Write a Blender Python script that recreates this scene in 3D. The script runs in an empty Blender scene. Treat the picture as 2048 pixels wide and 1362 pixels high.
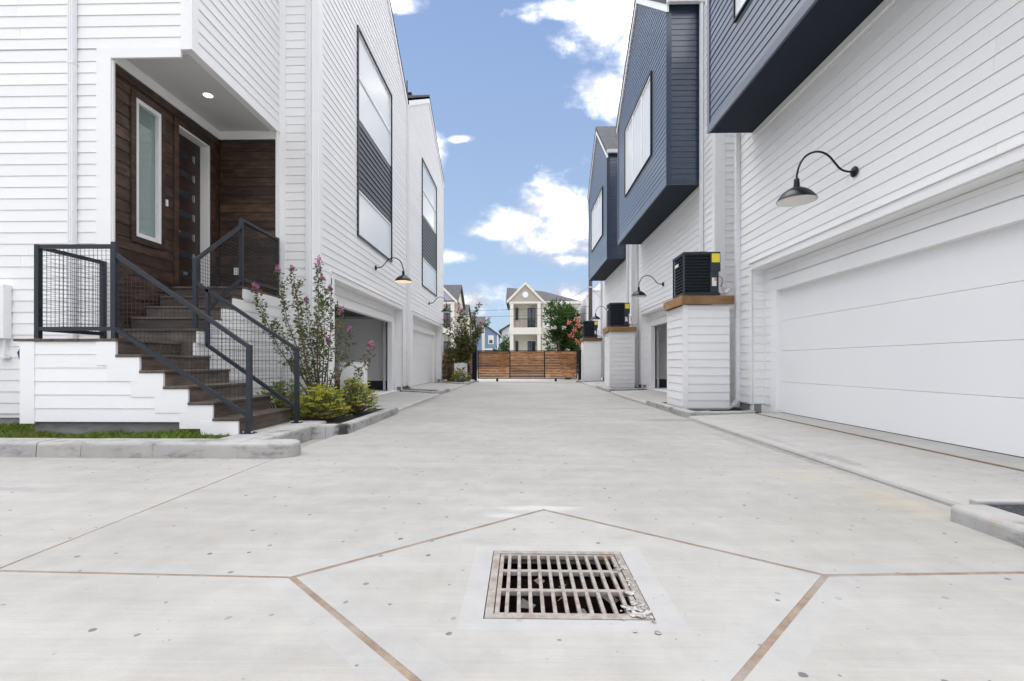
import bpy, bmesh, math, random
import numpy as np
from mathutils import Vector, Matrix
R = math.radians
rnd = random.Random(7)
sc = bpy.context.scene
C = sc.collection

# ------------------------------------------------------------------ camera
cam_d = bpy.data.cameras.new('camera'); cam = bpy.data.objects.new('camera', cam_d); C.objects.link(cam)
cam.location = (0, 0, 0.95); cam.rotation_euler = (R(90), 0, R(1.19))
cam_d.sensor_width = 36; cam_d.lens = 960 / 2048 * 36
cam_d.shift_y = 46 / 2048
cam_d.clip_start = 0.05; cam_d.clip_end = 6000
sc.camera = cam

# ------------------------------------------------------------------ world, sun, exposure
SUN_EL, SUN_AZ = R(72), R(320)      # azimuth clockwise from +Y: high, ahead and to the left, veiled by cloud
sc.view_settings.view_transform = 'Standard'; sc.view_settings.look = 'None'
sc.view_settings.gamma = 1; sc.view_settings.exposure = 0.73
sc.view_settings.use_curve_mapping = False
sc.cycles.max_bounces = 6; sc.cycles.diffuse_bounces = 4; sc.cycles.glossy_bounces = 3; sc.cycles.transmission_bounces = 3
sc.cycles.use_adaptive_sampling = True; sc.cycles.adaptive_threshold = 0.015
sc.cycles.caustics_reflective = False; sc.cycles.caustics_refractive = False
world = bpy.data.worlds.new('World'); sc.world = world; world.use_nodes = True


class NT:
    """tiny node-tree writer"""
    def __init__(s, nt): s.t = nt; s.n = nt.nodes; s.l = nt.links
    def put(s, sock, v):
        if v is None: return
        if hasattr(v, 'bl_idname') or hasattr(v, 'is_linked'): s.l.new(v, sock)
        else: sock.default_value = v
    def add(s, typ, ins=None, **kw):
        n = s.n.new(typ)
        for k, v in kw.items(): setattr(n, k, v)
        for k, v in (ins or {}).items(): s.put(n.inputs[k], v)
        return n
    def math(s, op, a, b=None, c=None, clamp=False):
        n = s.n.new('ShaderNodeMath'); n.operation = op; n.use_clamp = clamp
        for i, v in enumerate((a, b, c)): s.put(n.inputs[i], v)
        return n.outputs[0]
    def vmath(s, op, a, b=None):
        n = s.n.new('ShaderNodeVectorMath'); n.operation = op
        for i, v in enumerate((a, b)): s.put(n.inputs[i], v)
        return n.outputs['Value'] if op in ('LENGTH', 'DOT_PRODUCT', 'DISTANCE') else n.outputs[0]
    def noise(s, vec, scale, detail=4, rough=.55, col=False, dist=0, dim='3D'):
        n = s.add('ShaderNodeTexNoise', noise_dimensions=dim, ins= {'Vector': vec, 'Scale': scale, 'Detail': detail, 'Roughness': rough, 'Distortion': dist})
        return n.outputs['Color' if col else 'Fac']
    def ramp(s, f, a, b, lo=0., hi=1., smooth=True):
        n = s.add('ShaderNodeMapRange', {'Value': f, 'From Min': a, 'From Max': b, 'To Min': lo, 'To Max': hi})
        if smooth: n.interpolation_type = 'SMOOTHSTEP'
        return n.outputs[0]
    def mix(s, f, a, b, mode='MIX'):
        n = s.n.new('ShaderNodeMix'); n.data_type = 'RGBA'; n.blend_type = mode
        s.put(n.inputs[0], f)
        for i, v in ((6, a), (7, b)):
            if isinstance(v, (tuple, list)) and len(v) == 3: v = (*v, 1)
            s.put(n.inputs[i], v)
        return n.outputs[2]
    def scale(s, vec, sx, sy, sz): return s.add('ShaderNodeMapping', {'Vector': vec, 'Scale': (sx, sy, sz)}).outputs[0]


w = NT(world.node_tree); w.n.clear()
tc = w.add('ShaderNodeTexCoord').outputs['Generated']
sky = w.add('ShaderNodeTexSky', sky_type='NISHITA', sun_disc=False, sun_elevation=SUN_EL, sun_rotation=SUN_AZ,
            air_density=1.0, dust_density=1.6, ozone_density=1.6)
sep = w.add('ShaderNodeSeparateXYZ', {0: tc})
zz = w.math('MAXIMUM', sep.outputs[2], 0.0)
# cloud deck: direction projected on a flat layer, slightly bent at the horizon
den = w.math('ADD', zz, 0.22)
px = w.math('DIVIDE', sep.outputs[0], den); py = w.math('DIVIDE', sep.outputs[1], den)
pv = w.add('ShaderNodeCombineXYZ', {0: px, 1: py, 2: 0.0}).outputs[0]
# scattered cumulus over the whole sky
gen = w.noise(w.vmath('ADD', pv, (3.4, 8.2, 0)), 0.9, 5, .58, dim='2D')
gen = w.ramp(gen, .33, .47)
# the cumulus heads that stand over the alley (elevation / azimuth ratios)
ay = w.math('MAXIMUM', sep.outputs[1], 0.02)
qx = w.math('DIVIDE', sep.outputs[0], ay); qz = w.math('DIVIDE', sep.outputs[2], ay)
q = w.add('ShaderNodeCombineXYZ', {0: qx, 1: w.math('MULTIPLY', qz, 1.35), 2: 0.0}).outputs[0]
nz = w.noise(q, 13, 7, .62, dim='2D')
wob = w.math('MULTIPLY_ADD', nz, 2.0, -.92)
front = None
for (u, v, ru, rv) in [(1120, 420, 70, 55), (1180, 445, 85, 75), (1130, 462, 90, 48), (1050, 448, 62, 32), (990, 462, 50, 18), (1110, 490, 90, 22), (1150, 520, 60, 12),
                       (1235, 30, 105, 75), (1130, 22, 75, 20), (1290, 90, 70, 50), (1225, 190, 70, 42), (1290, 190, 70, 60),
                       (905, 512, 34, 14), (868, 300, 24, 40), (922, 277, 26, 8), (800, 6, 40, 14), (930, 600, 70, 28), (1140, 590, 70, 20)]:
    cx, cz = (u - 1044) / 960, (727 - v) / 960
    a = w.math('DIVIDE', w.math('SUBTRACT', qx, cx), ru / 960 * 1.05)
    b = w.math('DIVIDE', w.math('SUBTRACT', qz, cz), rv / 960 * 1.05)
    d = w.math('SUBTRACT', 1.0, w.math('SQRT', w.math('ADD', w.math('MULTIPLY', a, a), w.math('MULTIPLY', b, b))))
    if ru < 40: d = w.math('MULTIPLY_ADD', d, 1.0, -.12)
    front = d if front is None else w.math('SMOOTH_MAX', front, d, .25)
front = w.math('ADD', front, wob)
fmask = w.math('POWER', w.ramp(front, -.32, .80, smooth=False), 1.45)
isf = w.ramp(sep.outputs[1], .02, .1)
fmask = w.math('MULTIPLY', fmask, isf)
# the gap of open blue above the alley belongs to the same broken field
gap = w.math('MULTIPLY', w.ramp(qx, -.40, -.29), w.ramp(qx, .36, .27)); gap = w.math('MULTIPLY', w.math('MULTIPLY', gap, isf), w.ramp(qz, 1.1, .85))
gen = w.math('MULTIPLY', gen, w.math('SUBTRACT', 1.0, gap))
cl = w.math('MAXIMUM', gen, fmask)
cl = w.math('MULTIPLY', cl, w.ramp(sep.outputs[2], -.02, .06))
fcl = w.math('MINIMUM', w.math('MAXIMUM', front, -.1), 1.0)
shade = w.math('MULTIPLY_ADD', fcl, .16, w.math('MULTIPLY_ADD', w.noise(w.vmath('ADD', q, (0.02, .05, .3)), 10, 4, .6, dim='2D'), 1.5, -.32))
ccol = w.mix(w.ramp(shade, .22, .78), (5.0, 5.1, 5.9, 1), (15.5, 15.3, 14.8, 1))
cie = w.math('MULTIPLY_ADD', zz, 1.5, .42)          # overcast luminance rises towards the zenith
ccol = w.mix(1.0, ccol, w.add('ShaderNodeCombineXYZ', {0: cie, 1: cie, 2: cie}).outputs[0], 'MULTIPLY')
hz = w.ramp(sep.outputs[2], .0, .75, 1, 0, False)
blue = w.mix(hz, (1.13, 1.82, 3.62, 1), (2.75, 3.7, 4.8, 1))
skyc = w.mix(0.85, sky.outputs[0], blue)
col = w.mix(w.math('MULTIPLY', cl, .96), skyc, ccol)
bg = w.add('ShaderNodeBackground', {'Color': col, 'Strength': 0.11})
world.cycles.sampling_method = 'MANUAL'; world.cycles.sample_map_resolution = 512
out = w.add('ShaderNodeOutputWorld', {'Surface': bg.outputs[0]})

sd = bpy.data.lights.new('sun', 'SUN'); sd.energy = 0.8; sd.angle = R(35); sd.color = (1, .965, .91)
so = bpy.data.objects.new('sun', sd); C.objects.link(so)
sdir = Vector((math.sin(SUN_AZ) * math.cos(SUN_EL), math.cos(SUN_AZ) * math.cos(SUN_EL), math.sin(SUN_EL)))
so.rotation_euler = sdir.to_track_quat('Z', 'Y').to_euler(); so.location = sdir * 60

# ------------------------------------------------------------------ materials
MATS = {}
def mat(name, fn):
    m = bpy.data.materials.new(name); m.use_nodes = True
    t = NT(m.node_tree); b = t.n['Principled BSDF']
    fn(t, b); MATS[name] = m; return m
def sin(b, **kw):
    for k, v in kw.items():
        k = k.replace('_', ' ')
        if isinstance(v, tuple) and len(v) == 3: v = (*v, 1)
        b.inputs[k].default_value = v
def bump(t, b, h, strength, dist=.01):
    n = t.add('ShaderNodeBump', {'Height': h, 'Strength': strength, 'Distance': dist}); t.l.new(n.outputs[0], b.inputs['Normal'])
def pos(t): return t.add('ShaderNodeNewGeometry').outputs['Position']
def rand(t): return t.add('ShaderNodeObjectInfo').outputs['Random']

def paint(name, col, rough=.5, var=.05, dirt=.06, grain=.25, spec=.5, coat=0):
    def f(t, b):
        p = pos(t)
        n = t.noise(p, 1.3, 3); r = rand(t)
        k = t.math('ADD', t.math('MULTIPLY_ADD', n, dirt, 1 - dirt * .5), t.math('MULTIPLY_ADD', r, var, -var * .5))
        c = t.mix(1.0, col, t.add('ShaderNodeCombineXYZ', {0: k, 1: k, 2: k}).outputs[0], 'MULTIPLY')
        # faint smudges
        if dirt > .05: sm = t.ramp(t.noise(p, 7, 4, .65), .62, .8)
        if dirt > .05: c = t.mix(t.math('MULTIPLY', sm, dirt), c, (col[0] * .6, col[1] * .58, col[2] * .52))
        t.l.new(c, b.inputs['Base Color']); sin(b, Roughness=rough)
        b.inputs['Specular IOR Level'].default_value = spec
        if coat: sin(b, Coat_Weight=coat, Coat_Roughness=.22, Coat_IOR=1.85)
        g = t.noise(t.scale(p, 14, 14, 160), 1, 2, .6)
        if grain > .08: bump(t, b, g, grain, .002)
    return mat(name, f)

paint('white_paint', (.86, .86, .86), .55)
paint('white_trim', (.87, .87, .87), .45, .03, .03, .05)
paint('white_door', (.84, .845, .855), .4, .02, .03, .12)
paint('white_metal', (.80, .81, .825), .35, .02, .04, .02)
paint('navy_paint', (.021, .041, .080), .5, .10, .12, .25, .4, coat=.85)
paint('navy_trim', (.020, .038, .074), .5, .05, .1, .1, .4, coat=.7)
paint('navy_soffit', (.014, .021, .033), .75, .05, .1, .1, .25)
paint('slat_grey', (.070, .077, .090), .5, .05, .1, .1, .4)
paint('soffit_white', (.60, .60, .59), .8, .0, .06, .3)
paint('drywall', (.78, .775, .77), .85, .0, .08, .1)
paint('black_metal', (.008, .010, .013), .30, .1, .15, .05, .3)
paint('rail_metal', (.016, .021, .030), .42, .1, .15, .05)
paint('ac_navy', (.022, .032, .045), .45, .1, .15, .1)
paint('dark_void', (.012, .012, .013), .8, 0, .1, .1)
paint('cream_wall', (.64, .60, .52), .7, .03, .08)
paint('cream_trim', (.76, .73, .65), .6, .03, .05)
paint('tan_wall', (.42, .39, .34), .75, .03, .08)
paint('lavender_wall', (.40, .38, .52), .75, .03, .08)
paint('blue_wall', (.20, .29, .45), .7, .03, .08)
paint('pale_wall', (.70, .71, .74), .7, .03, .1)
paint('blue_door', (.03, .045, .085), .35, .05, .1)
paint('yellow_label', (.85, .68, .05), .5, 0, .05, .02)
paint('white_label', (.78, .76, .75), .5, 0, .08, .02)
paint('red_label', (.6, .25, .22), .5, 0, .08, .02)
paint('pole_wood', (.085, .065, .055), .85, .05, .3, .5)
paint('shade_inner', (.82, .81, .79), .4, 0, .02, .02)
paint('cable_blue', (.03, .045, .10), .4, 0, .1, .02)
paint('steel', (.45, .46, .48), .35, 0, .1, .05)

def wood(name, c1, c2, c3, axis='x', rough=.65, sc_=1., spec=.5):
    def f(t, b):
        o = t.add('ShaderNodeTexCoord').outputs['Object']; r = rand(t)
        off = t.add('ShaderNodeCombineXYZ', {0: t.math('MULTIPLY', r, 37), 1: t.math('MULTIPLY', r, 11), 2: t.math('MULTIPLY', r, 23)}).outputs[0]
        s = {'x': (1.2, 22, 22), 'y': (22, 1.2, 22)}[axis]
        v = t.scale(t.vmath('ADD', o, off), *[k * sc_ for k in s])
        g = t.noise(v, 1.0, 7, .62, dist=.6); g2 = t.noise(t.vmath('ADD', t.scale(o, 2.5, 2.5, 6), off), 1.2, 4)
        c = t.mix(t.ramp(g, .32, .68), c1, c2)
        c = t.mix(t.math('MULTIPLY', t.ramp(g2, .45, .7), .75), c, c3)
        kk = t.math('MULTIPLY_ADD', r, .7, .6)
        c = t.mix(1.0, c, t.add('ShaderNodeCombineXYZ', {0: kk, 1: kk, 2: kk}).outputs[0], 'MULTIPLY')
        t.l.new(c, b.inputs['Base Color']); sin(b, Roughness=rough); b.inputs['Specular IOR Level'].default_value = spec
        bump(t, b, g, .35, .004)
    return mat(name, f)
wood('dark_wood_x', (.020, .011, .008), (.062, .033, .021), (.10, .058, .037), 'x', .5)
wood('dark_wood_y', (.020, .011, .008), (.062, .033, .021), (.10, .058, .037), 'y', .5)
wood('door_wood', (.012, .006, .004), (.036, .016, .010), (.045, .022, .014), 'y', .4)
wood('deck_x', (.064, .050, .042), (.125, .098, .080), (.17, .138, .115), 'x', .7)
wood('deck_y', (.064, .050, .042), (.125, .098, .080), (.17, .138, .115), 'y', .7)
wood('cedar', (.24, .085, .026), (.52, .23, .078), (.56, .34, .17), 'x', .6, .8)
wood('cap_wood', (.20, .100, .037), (.33, .180, .074), (.38, .235, .115), 'x', .6, .8)
wood('cap_wood_y', (.20, .100, .037), (.33, .180, .074), (.38, .235, .115), 'y', .6, .8)
def f_joint(t, b):
    p = pos(t); n = t.noise(p, 9, 5, .7); n2 = t.noise(p, 70, 3, .7); n3 = t.noise(p, 2.2, 3)
    c = t.mix(t.ramp(n, .35, .65), (.20, .145, .105), (.29, .225, .17)); c = t.mix(t.ramp(n3, .5, .7), c, (.27, .25, .225)); c = t.mix(t.math('MULTIPLY', t.ramp(n2, .55, .7), .5), c, (.20, .15, .11))
    t.l.new(c, b.inputs['Base Color']); sin(b, Roughness=.9); bump(t, b, n2, .5, .004)
mat('joint_wood', f_joint); MATS['joint_wood_y'] = MATS['joint_wood']

def conc(name, ca, cb, streak=1., spots=1., stains=(), dirt=0., edge=None, gain=1.):
    def f(t, b):
        p = pos(t); r = rand(t)
        n1 = t.noise(p, .55, 3, .6); n2 = t.noise(p, 5, 4, .65)
        st = t.noise(t.scale(p, .35, 5.5, 1), 1, 4, .65)
        c = t.mix(t.ramp(n1, .3, .7), ca, cb)
        k = t.math('ADD', t.math('MULTIPLY_ADD', n2, .36, .82), t.math('MULTIPLY_ADD', st, .28 * streak, -.14 * streak))
        k = t.math('ADD', k, t.math('MULTIPLY_ADD', r, .05, -.025))
        fine = t.noise(p, 140, 2, .7); k = t.math('ADD', k, t.math('MULTIPLY_ADD', fine, .14, -.07))
        k = t.math('ADD', k, t.math('MULTIPLY_ADD', t.noise(t.scale(p, 2.2, 75, 1), 1, 2, .6), .16 * streak, -.08 * streak))
        c = t.mix(1.0, c, t.add('ShaderNodeCombineXYZ', {0: k, 1: k, 2: k}).outputs[0], 'MULTIPLY')
        # broad damp tone and pale bloom
        c = t.mix(t.math('MULTIPLY', t.ramp(t.noise(t.scale(p, .25, .7, 1), 1.1, 3, .6), .56, .75), .30 * streak), c, (ca[0] * .72, ca[1] * .73, ca[2] * .75))
        if spots:
            vo = t.add('ShaderNodeTexVoronoi', {'Vector': p, 'Scale': 4.6, 'Randomness': 1.0}, voronoi_dimensions='2D')
            sx = t.add('ShaderNodeSeparateColor', {0: vo.outputs['Color']})
            rad = t.math('MULTIPLY', t.ramp(sx.outputs[0], .15, 1, .0, .072, False), 1)
            wobble = t.math('MULTIPLY_ADD', t.noise(p, 45, 1), .07, -.035)
            dd = t.math('ADD', vo.outputs['Distance'], wobble)
            m = t.ramp(t.math('SUBTRACT', rad, dd), .0, .014)
            m = t.math('MULTIPLY', m, t.math('MULTIPLY_ADD', sx.outputs[1], .65, .25))
            c = t.mix(t.math('MULTIPLY', m, spots), c, (.075, .075, .08))
            vo2 = t.add('ShaderNodeTexVoronoi', {'Vector': t.vmath('ADD', p, (5.3, 2.2, 0)), 'Scale': 13, 'Randomness': 1.0}, voronoi_dimensions='2D')
            sx2 = t.add('ShaderNodeSeparateColor', {0: vo2.outputs['Color']})
            m2 = t.ramp(t.math('SUBTRACT', t.ramp(sx2.outputs[0], .8, 1, 0, .09, False), vo2.outputs['Distance']), 0, .03)
            c = t.mix(t.math('MULTIPLY', m2, .4 * spots), c, (.16, .16, .165))
            # tyre scuffs, long and faint
            ty = t.noise(t.scale(p, 1.7, .16, 1), 1.6, 3, .6)
            c = t.mix(t.math('MULTIPLY', t.ramp(ty, .60, .72), .16), c, (.26, .26, .265))
        if stains: sn = t.math('MULTIPLY_ADD', t.noise(t.scale(p, 1, 2.5, 1), 5, 5, .7), 2.2, -1.1)
        for (cx, cy, rx, ry, col, amt) in stains:
            d = t.vmath('SUBTRACT', p, (cx, cy, 0)); d = t.scale(d, 1 / rx, 1 / ry, 0)
            L = t.math('ADD', t.vmath('LENGTH', d), sn)
            c = t.mix(t.math('MULTIPLY', t.ramp(L, 1.0, .3), amt), c, col)
        if dirt:
            c = t.mix(t.math('MULTIPLY', t.ramp(t.noise(t.scale(p, 1, 1, 2.5), 3.2, 5, .7), .47, .70), dirt), c, (.13, .13, .135))
            c = t.mix(t.math('MULTIPLY', t.ramp(t.noise(p, 2.1, 4, .7), .60, .74), dirt * .5), c, (.34, .27, .17))
        t.l.new(c, b.inputs['Base Color']); sin(b, Roughness=.82); b.inputs['Specular IOR Level'].default_value = .3
        h = t.math('ADD', t.noise(t.scale(p, 3, 170, 1), 1, 2, .6), t.math('MULTIPLY', t.noise(p, 90, 2, .7), .8))
        bump(t, b, h, .35, .004)
    return mat(name, f)
G1, G2 = (.336, .326, .305), (.390, .381, .360)
ST = [(2.45, 8.1, .75, .28, (.20, .19, .18), .55), (2.2, 10.2, .8, .22, (.22, .21, .20), .5), (2.45, 12.6, .45, .18, (.24, .23, .22), .4),
      (.12, 3.15, .36, .08, (.50, .495, .485), .7), (-.12, 3.0, .2, .06, (.5, .5, .5), .6), (-3.9, 3.55, .5, .10, (.26, .26, .27), .5), (2.4, 4.15, .42, .35, (.46, .40, .30), .22), (2.6, 3.4, .25, .5, (.46, .38, .26), .3),
      (1.6, 4.6, 1.3, .06, (.33, .33, .34), .35), (2.62, 6.0, .12, 1.1, (.25, .235, .21), .35), (2.80, 6.0, .07, 2.6, (.16, .15, .14), .45), (2.80, 13.2, .08, 2.4, (.17, .16, .15), .4), (-2.36, 11.5, .08, 2.8, (.17, .16, .15), .35), (-3.6, 4.73, 1.6, .04, (.2, .185, .16), .5), (.2, 24.0, 2.4, .5, (.24, .235, .23), .3)]
conc('slab_concrete', G1, G2, 1, 1, ST)
conc('slab_edge', (.344, .338, .325), (.388, .382, .369), .5, .8, ST)
conc('slab_collar', (.355, .354, .347), (.395, .394, .387), .5, .5)
conc('apron_concrete', (.365, .357, .340), (.405, .398, .382), .6, .5, [(2.98, 4.6, .09, .5, (.12, .12, .12), .3), (2.98, 5.8, .07, .7, (.2, .2, .2), .3), (3.9, 6.0, .10, 1.6, (.34, .31, .26), .3)])
conc('kerb_concrete', (.36, .355, .345), (.44, .434, .42), .8, .35, [], .7)
conc('kerb_stained', (.36, .355, .345), (.44, .436, .427), .8, .35, [(-2.36, 6.33, .17, .24, (.03, .03, .03), .96)], .35)
conc('kerb_rusty', (.40, .385, .355), (.46, .445, .42), .8, .35, [], .6)
conc('footing', (.22, .22, .215), (.30, .295, .29), .6, .5, [(-3.85, 5.6, .2, .3, (.45, .28, .05), .6)], .7)
conc('foundation', (.24, .235, .225), (.31, .30, .29), .6, .5, [], .5)
conc('asphalt', (.05, .05, .052), (.065, .065, .067), .5, .3)
conc('far_ground', (.30, .30, .26), (.34, .34, .31), .5, .0)

def f_soil(t, b):
    p = pos(t); n = t.noise(p, 35, 6, .7)
    t.l.new(t.mix(t.ramp(n, .35, .7), (.010, .009, .008), (.045, .036, .028)), b.inputs['Base Color']); sin(b, Roughness=.95)
    bump(t, b, n, 1, .05)
mat('soil', f_soil)
def f_gravel(t, b):
    p = pos(t); v = t.add('ShaderNodeTexVoronoi', {'Vector': p, 'Scale': 45})
    t.l.new(t.mix(v.outputs['Distance'], (.012, .013, .016), (.08, .085, .1)), b.inputs['Base Color']); sin(b, Roughness=.8)
    bump(t, b, v.outputs['Distance'], 1, .03)
mat('gravel', f_gravel)
def f_shingle(t, b):
    p = pos(t); br = t.add('ShaderNodeTexBrick', {'Vector': t.scale(t.add('ShaderNodeTexCoord').outputs['Object'], 1, 1, 1), 'Color1': (.055, .058, .066, 1), 'Color2': (.11, .113, .122, 1), 'Mortar': (.03, .03, .032, 1), 'Scale': 3.2, 'Mortar Size': .012, 'Row Height': .4})
    n = t.noise(p, 3, 6, .7); c = t.mix(t.ramp(n, .3, .7, 0, .7), br.outputs[0], (.085, .085, .09))
    t.l.new(c, b.inputs['Base Color']); sin(b, Roughness=.9); bump(t, b, br.outputs['Fac'], .5, .01)
mat('shingle', f_shingle)
def f_iron(t, b):
    p = pos(t); n = t.noise(p, 22, 7, .7); n2 = t.noise(p, 90, 4, .7); n3 = t.noise(p, 6, 5, .6)
    c = t.mix(t.ramp(n, .35, .62), (.23, .19, .16), (.33, .31, .285)); c = t.mix(t.ramp(n3, .56, .74), c, (.25, .15, .10)); c = t.mix(t.math('MULTIPLY', t.ramp(n2, .58, .7), .5), c, (.44, .43, .42))
    t.l.new(c, b.inputs['Base Color']); sin(b, Roughness=.8); bump(t, b, n2, .5, .004)
mat('rusty_iron', f_iron)
def f_pit(t, b):
    p = pos(t); n = t.noise(p, 12, 6, .7)
    t.l.new(t.mix(t.ramp(n, .35, .7), (.015, .008, .005), (.06, .030, .016)), b.inputs['Base Color']); sin(b, Roughness=.9); bump(t, b, n, .8, .02)
mat('pit_wall', f_pit)
def f_flake(t, b):
    p = pos(t); n = t.noise(p, 60, 5, .7)
    t.l.new(t.mix(t.ramp(n, .38, .62), (.16, .15, .135), (.50, .49, .47)), b.inputs['Base Color']); sin(b, Roughness=.85); bump(t, b, n, .6, .004)
mat('paint_flake', f_flake)
def glass(name, tint, rough=.02, painted_cloud=False):
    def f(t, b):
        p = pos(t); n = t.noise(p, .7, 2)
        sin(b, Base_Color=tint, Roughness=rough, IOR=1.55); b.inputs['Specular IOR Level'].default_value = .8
        if painted_cloud: b.inputs['Specular IOR Level'].default_value = .22  # less mirror, since the cloud reflection is in the base colour
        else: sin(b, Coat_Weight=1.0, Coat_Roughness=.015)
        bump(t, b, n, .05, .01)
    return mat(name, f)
glass('glass_cloud_white', (.80, .82, .81), .12, painted_cloud=True); glass('glass_dark', (.03, .045, .05)); glass('glass_green', (.16, .24, .22)); glass('door_glass', (.03, .042, .05))  # whitish pane colour stands in for white clouds mirrored in the glass
def f_refl(t, b):
    sin(b, Base_Color=(.42, .47, .46), Roughness=.02, Metallic=.55); b.inputs['Coat Weight'].default_value = 1.0
    bump(t, b, t.noise(pos(t), .9, 2), .04, .01)
mat('glass_sky', f_refl)
def emit(name, col, k):
    def f(t, b): sin(b, Base_Color=col, Emission_Color=col, Emission_Strength=k)
    return mat(name, f)
emit('bulb_warm', (1, .62, .33), 1.6); emit('bulb_lens', (1, .86, .7), 9.0)

def leafm(name, c1, c2, c3, trans=.25):
    def f(t, b):
        g = t.add('ShaderNodeNewGeometry').outputs['Random Per Island']; n = t.noise(pos(t), 3.0, 3)
        c = t.mix(g, c1, c2); c = t.mix(t.math('MULTIPLY', t.ramp(n, .5, .7), .6), c, c3)
        t.l.new(c, b.inputs['Base Color']); sin(b, Roughness=.55); b.inputs['Specular IOR Level'].default_value = .3
        tr = t.add('ShaderNodeBsdfTranslucent', {'Color': c}); mx = t.add('ShaderNodeMixShader', {0: trans, 1: b.outputs[0], 2: tr.outputs[0]})
        t.l.new(mx.outputs[0], t.n['Material Output'].inputs[0])
    return mat(name, f)
leafm('leaf_myrtle', (.05, .085, .02), (.15, .18, .045), (.26, .13, .055))
leafm('leaf_gold', (.36, .37, .05), (.70, .66, .12), (.52, .54, .08), .4)
leafm('leaf_goldgreen', (.07, .12, .02), (.30, .34, .05), (.40, .42, .06), .35)
leafm('leaf_dark', (.02, .055, .015), (.08, .16, .04), (.11, .19, .05), .3)
leafm('leaf_olive', (.05, .07, .02), (.14, .15, .05), (.16, .11, .05))
leafm('grass_blade', (.08, .14, .02), (.22, .30, .05), (.30, .22, .09))
leafm('petal_pink', (.38, .11, .24), (.62, .32, .46), (.45, .15, .28), .3)
leafm('petal_coral', (.62, .16, .14), (.75, .32, .28), (.65, .2, .2), .3)
leafm('petal_white', (.7, .7, .62), (.8, .8, .75), (.75, .75, .7), .2)
def f_bark(t, b):
    n = t.noise(t.scale(pos(t), 30, 30, 6), 1, 5, .6)
    t.l.new(t.mix(n, (.09, .055, .04), (.24, .17, .13)), b.inputs['Base Color']); sin(b, Roughness=.85)
mat('bark', f_bark)

# ------------------------------------------------------------------ mesh helpers
WL = {}          # object -> world location of its origin (nothing is rotated at object level)
class MB:
    def __init__(s): s.v = []; s.f = []; s.m = []
    def add(s, vs, fs, m=0):
        o = len(s.v); s.v += [tuple(x) for x in vs]; s.f += [tuple(i + o for i in f) for f in fs]; s.m += [m] * len(fs); return s
    def box(s, x0, x1, y0, y1, z0, z1, m=0):
        x0, x1 = sorted((x0, x1)); y0, y1 = sorted((y0, y1)); z0, z1 = sorted((z0, z1))
        return s.add([(x0, y0, z0), (x1, y0, z0), (x1, y1, z0), (x0, y1, z0), (x0, y0, z1), (x1, y0, z1), (x1, y1, z1), (x0, y1, z1)],
                     [(3, 2, 1, 0), (4, 5, 6, 7), (0, 1, 5, 4), (1, 2, 6, 5), (2, 3, 7, 6), (3, 0, 4, 7)], m)
    def hexa(s, a, b, m=0):      # two quads, 4 points each, joined
        return s.add(list(a) + list(b), [(3, 2, 1, 0), (4, 5, 6, 7), (0, 1, 5, 4), (1, 2, 6, 5), (2, 3, 7, 6), (3, 0, 4, 7)], m)
    def prism(s, pts, vec, m=0):
        n = len(pts); v = Vector(vec); a = [Vector(p) for p in pts]
        return s.add(a + [p + v for p in a], [tuple(range(n))[::-1], tuple(range(n, 2 * n))] + [(i, (i + 1) % n, n + (i + 1) % n, n + i) for i in range(n)], m)
    def bar(s, a, b, w_, h_=None, up=(0, 0, 1), m=0):
        h_ = h_ or w_; a = Vector(a); b = Vector(b); d = (b - a).normalized(); u = Vector(up)
        if abs(d.dot(u)) > .98: u = Vector((0, 1, 0))
        r = d.cross(u).normalized() * w_ / 2; u = r.cross(d).normalized() * h_ / 2
        return s.hexa([a - r - u, a + r - u, a + r + u, a - r + u], [b - r - u, b + r - u, b + r + u, b - r + u], m)
    def tube(s, pts, rad, n=8, m=0, cap=True):
        pts = [Vector(p) for p in pts]; rr = rad if isinstance(rad, (list, tuple)) else [rad] * len(pts)
        o = len(s.v); prev = None
        for i, p in enumerate(pts):
            d = (pts[min(i + 1, len(pts) - 1)] - pts[max(i - 1, 0)]).normalized()
            if prev is None:
                u = Vector((0, 0, 1)) if abs(d.z) < .9 else Vector((1, 0, 0))
            else: u = prev
            u = (u - d * u.dot(d)).normalized(); prev = u; r = d.cross(u)
            for k in range(n):
                a = 2 * math.pi * k / n; s.v.append(tuple(p + (u * math.cos(a) + r * math.sin(a)) * rr[i]))
        for i in range(len(pts) - 1):
            for k in range(n): s.f.append((o + i * n + k, o + i * n + (k + 1) % n, o + (i + 1) * n + (k + 1) % n, o + (i + 1) * n + k)); s.m.append(m)
        if cap:
            s.f.append(tuple(range(o, o + n))[::-1]); s.f.append(tuple(range(o + (len(pts) - 1) * n, o + len(pts) * n))); s.m += [m, m]
        return s
    def lathe(s, prof, c, n=28, m=0):
        o = len(s.v); c = Vector(c)
        for (r, z) in prof:
            for k in range(n): a = 2 * math.pi * k / n; s.v.append((c.x + r * math.cos(a), c.y + r * math.sin(a), c.z + z))
        for i in range(len(prof) - 1):
            for k in range(n): s.f.append((o + i * n + k, o + i * n + (k + 1) % n, o + (i + 1) * n + (k + 1) % n, o + (i + 1) * n + k)); s.m.append(m)
        return s

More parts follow.
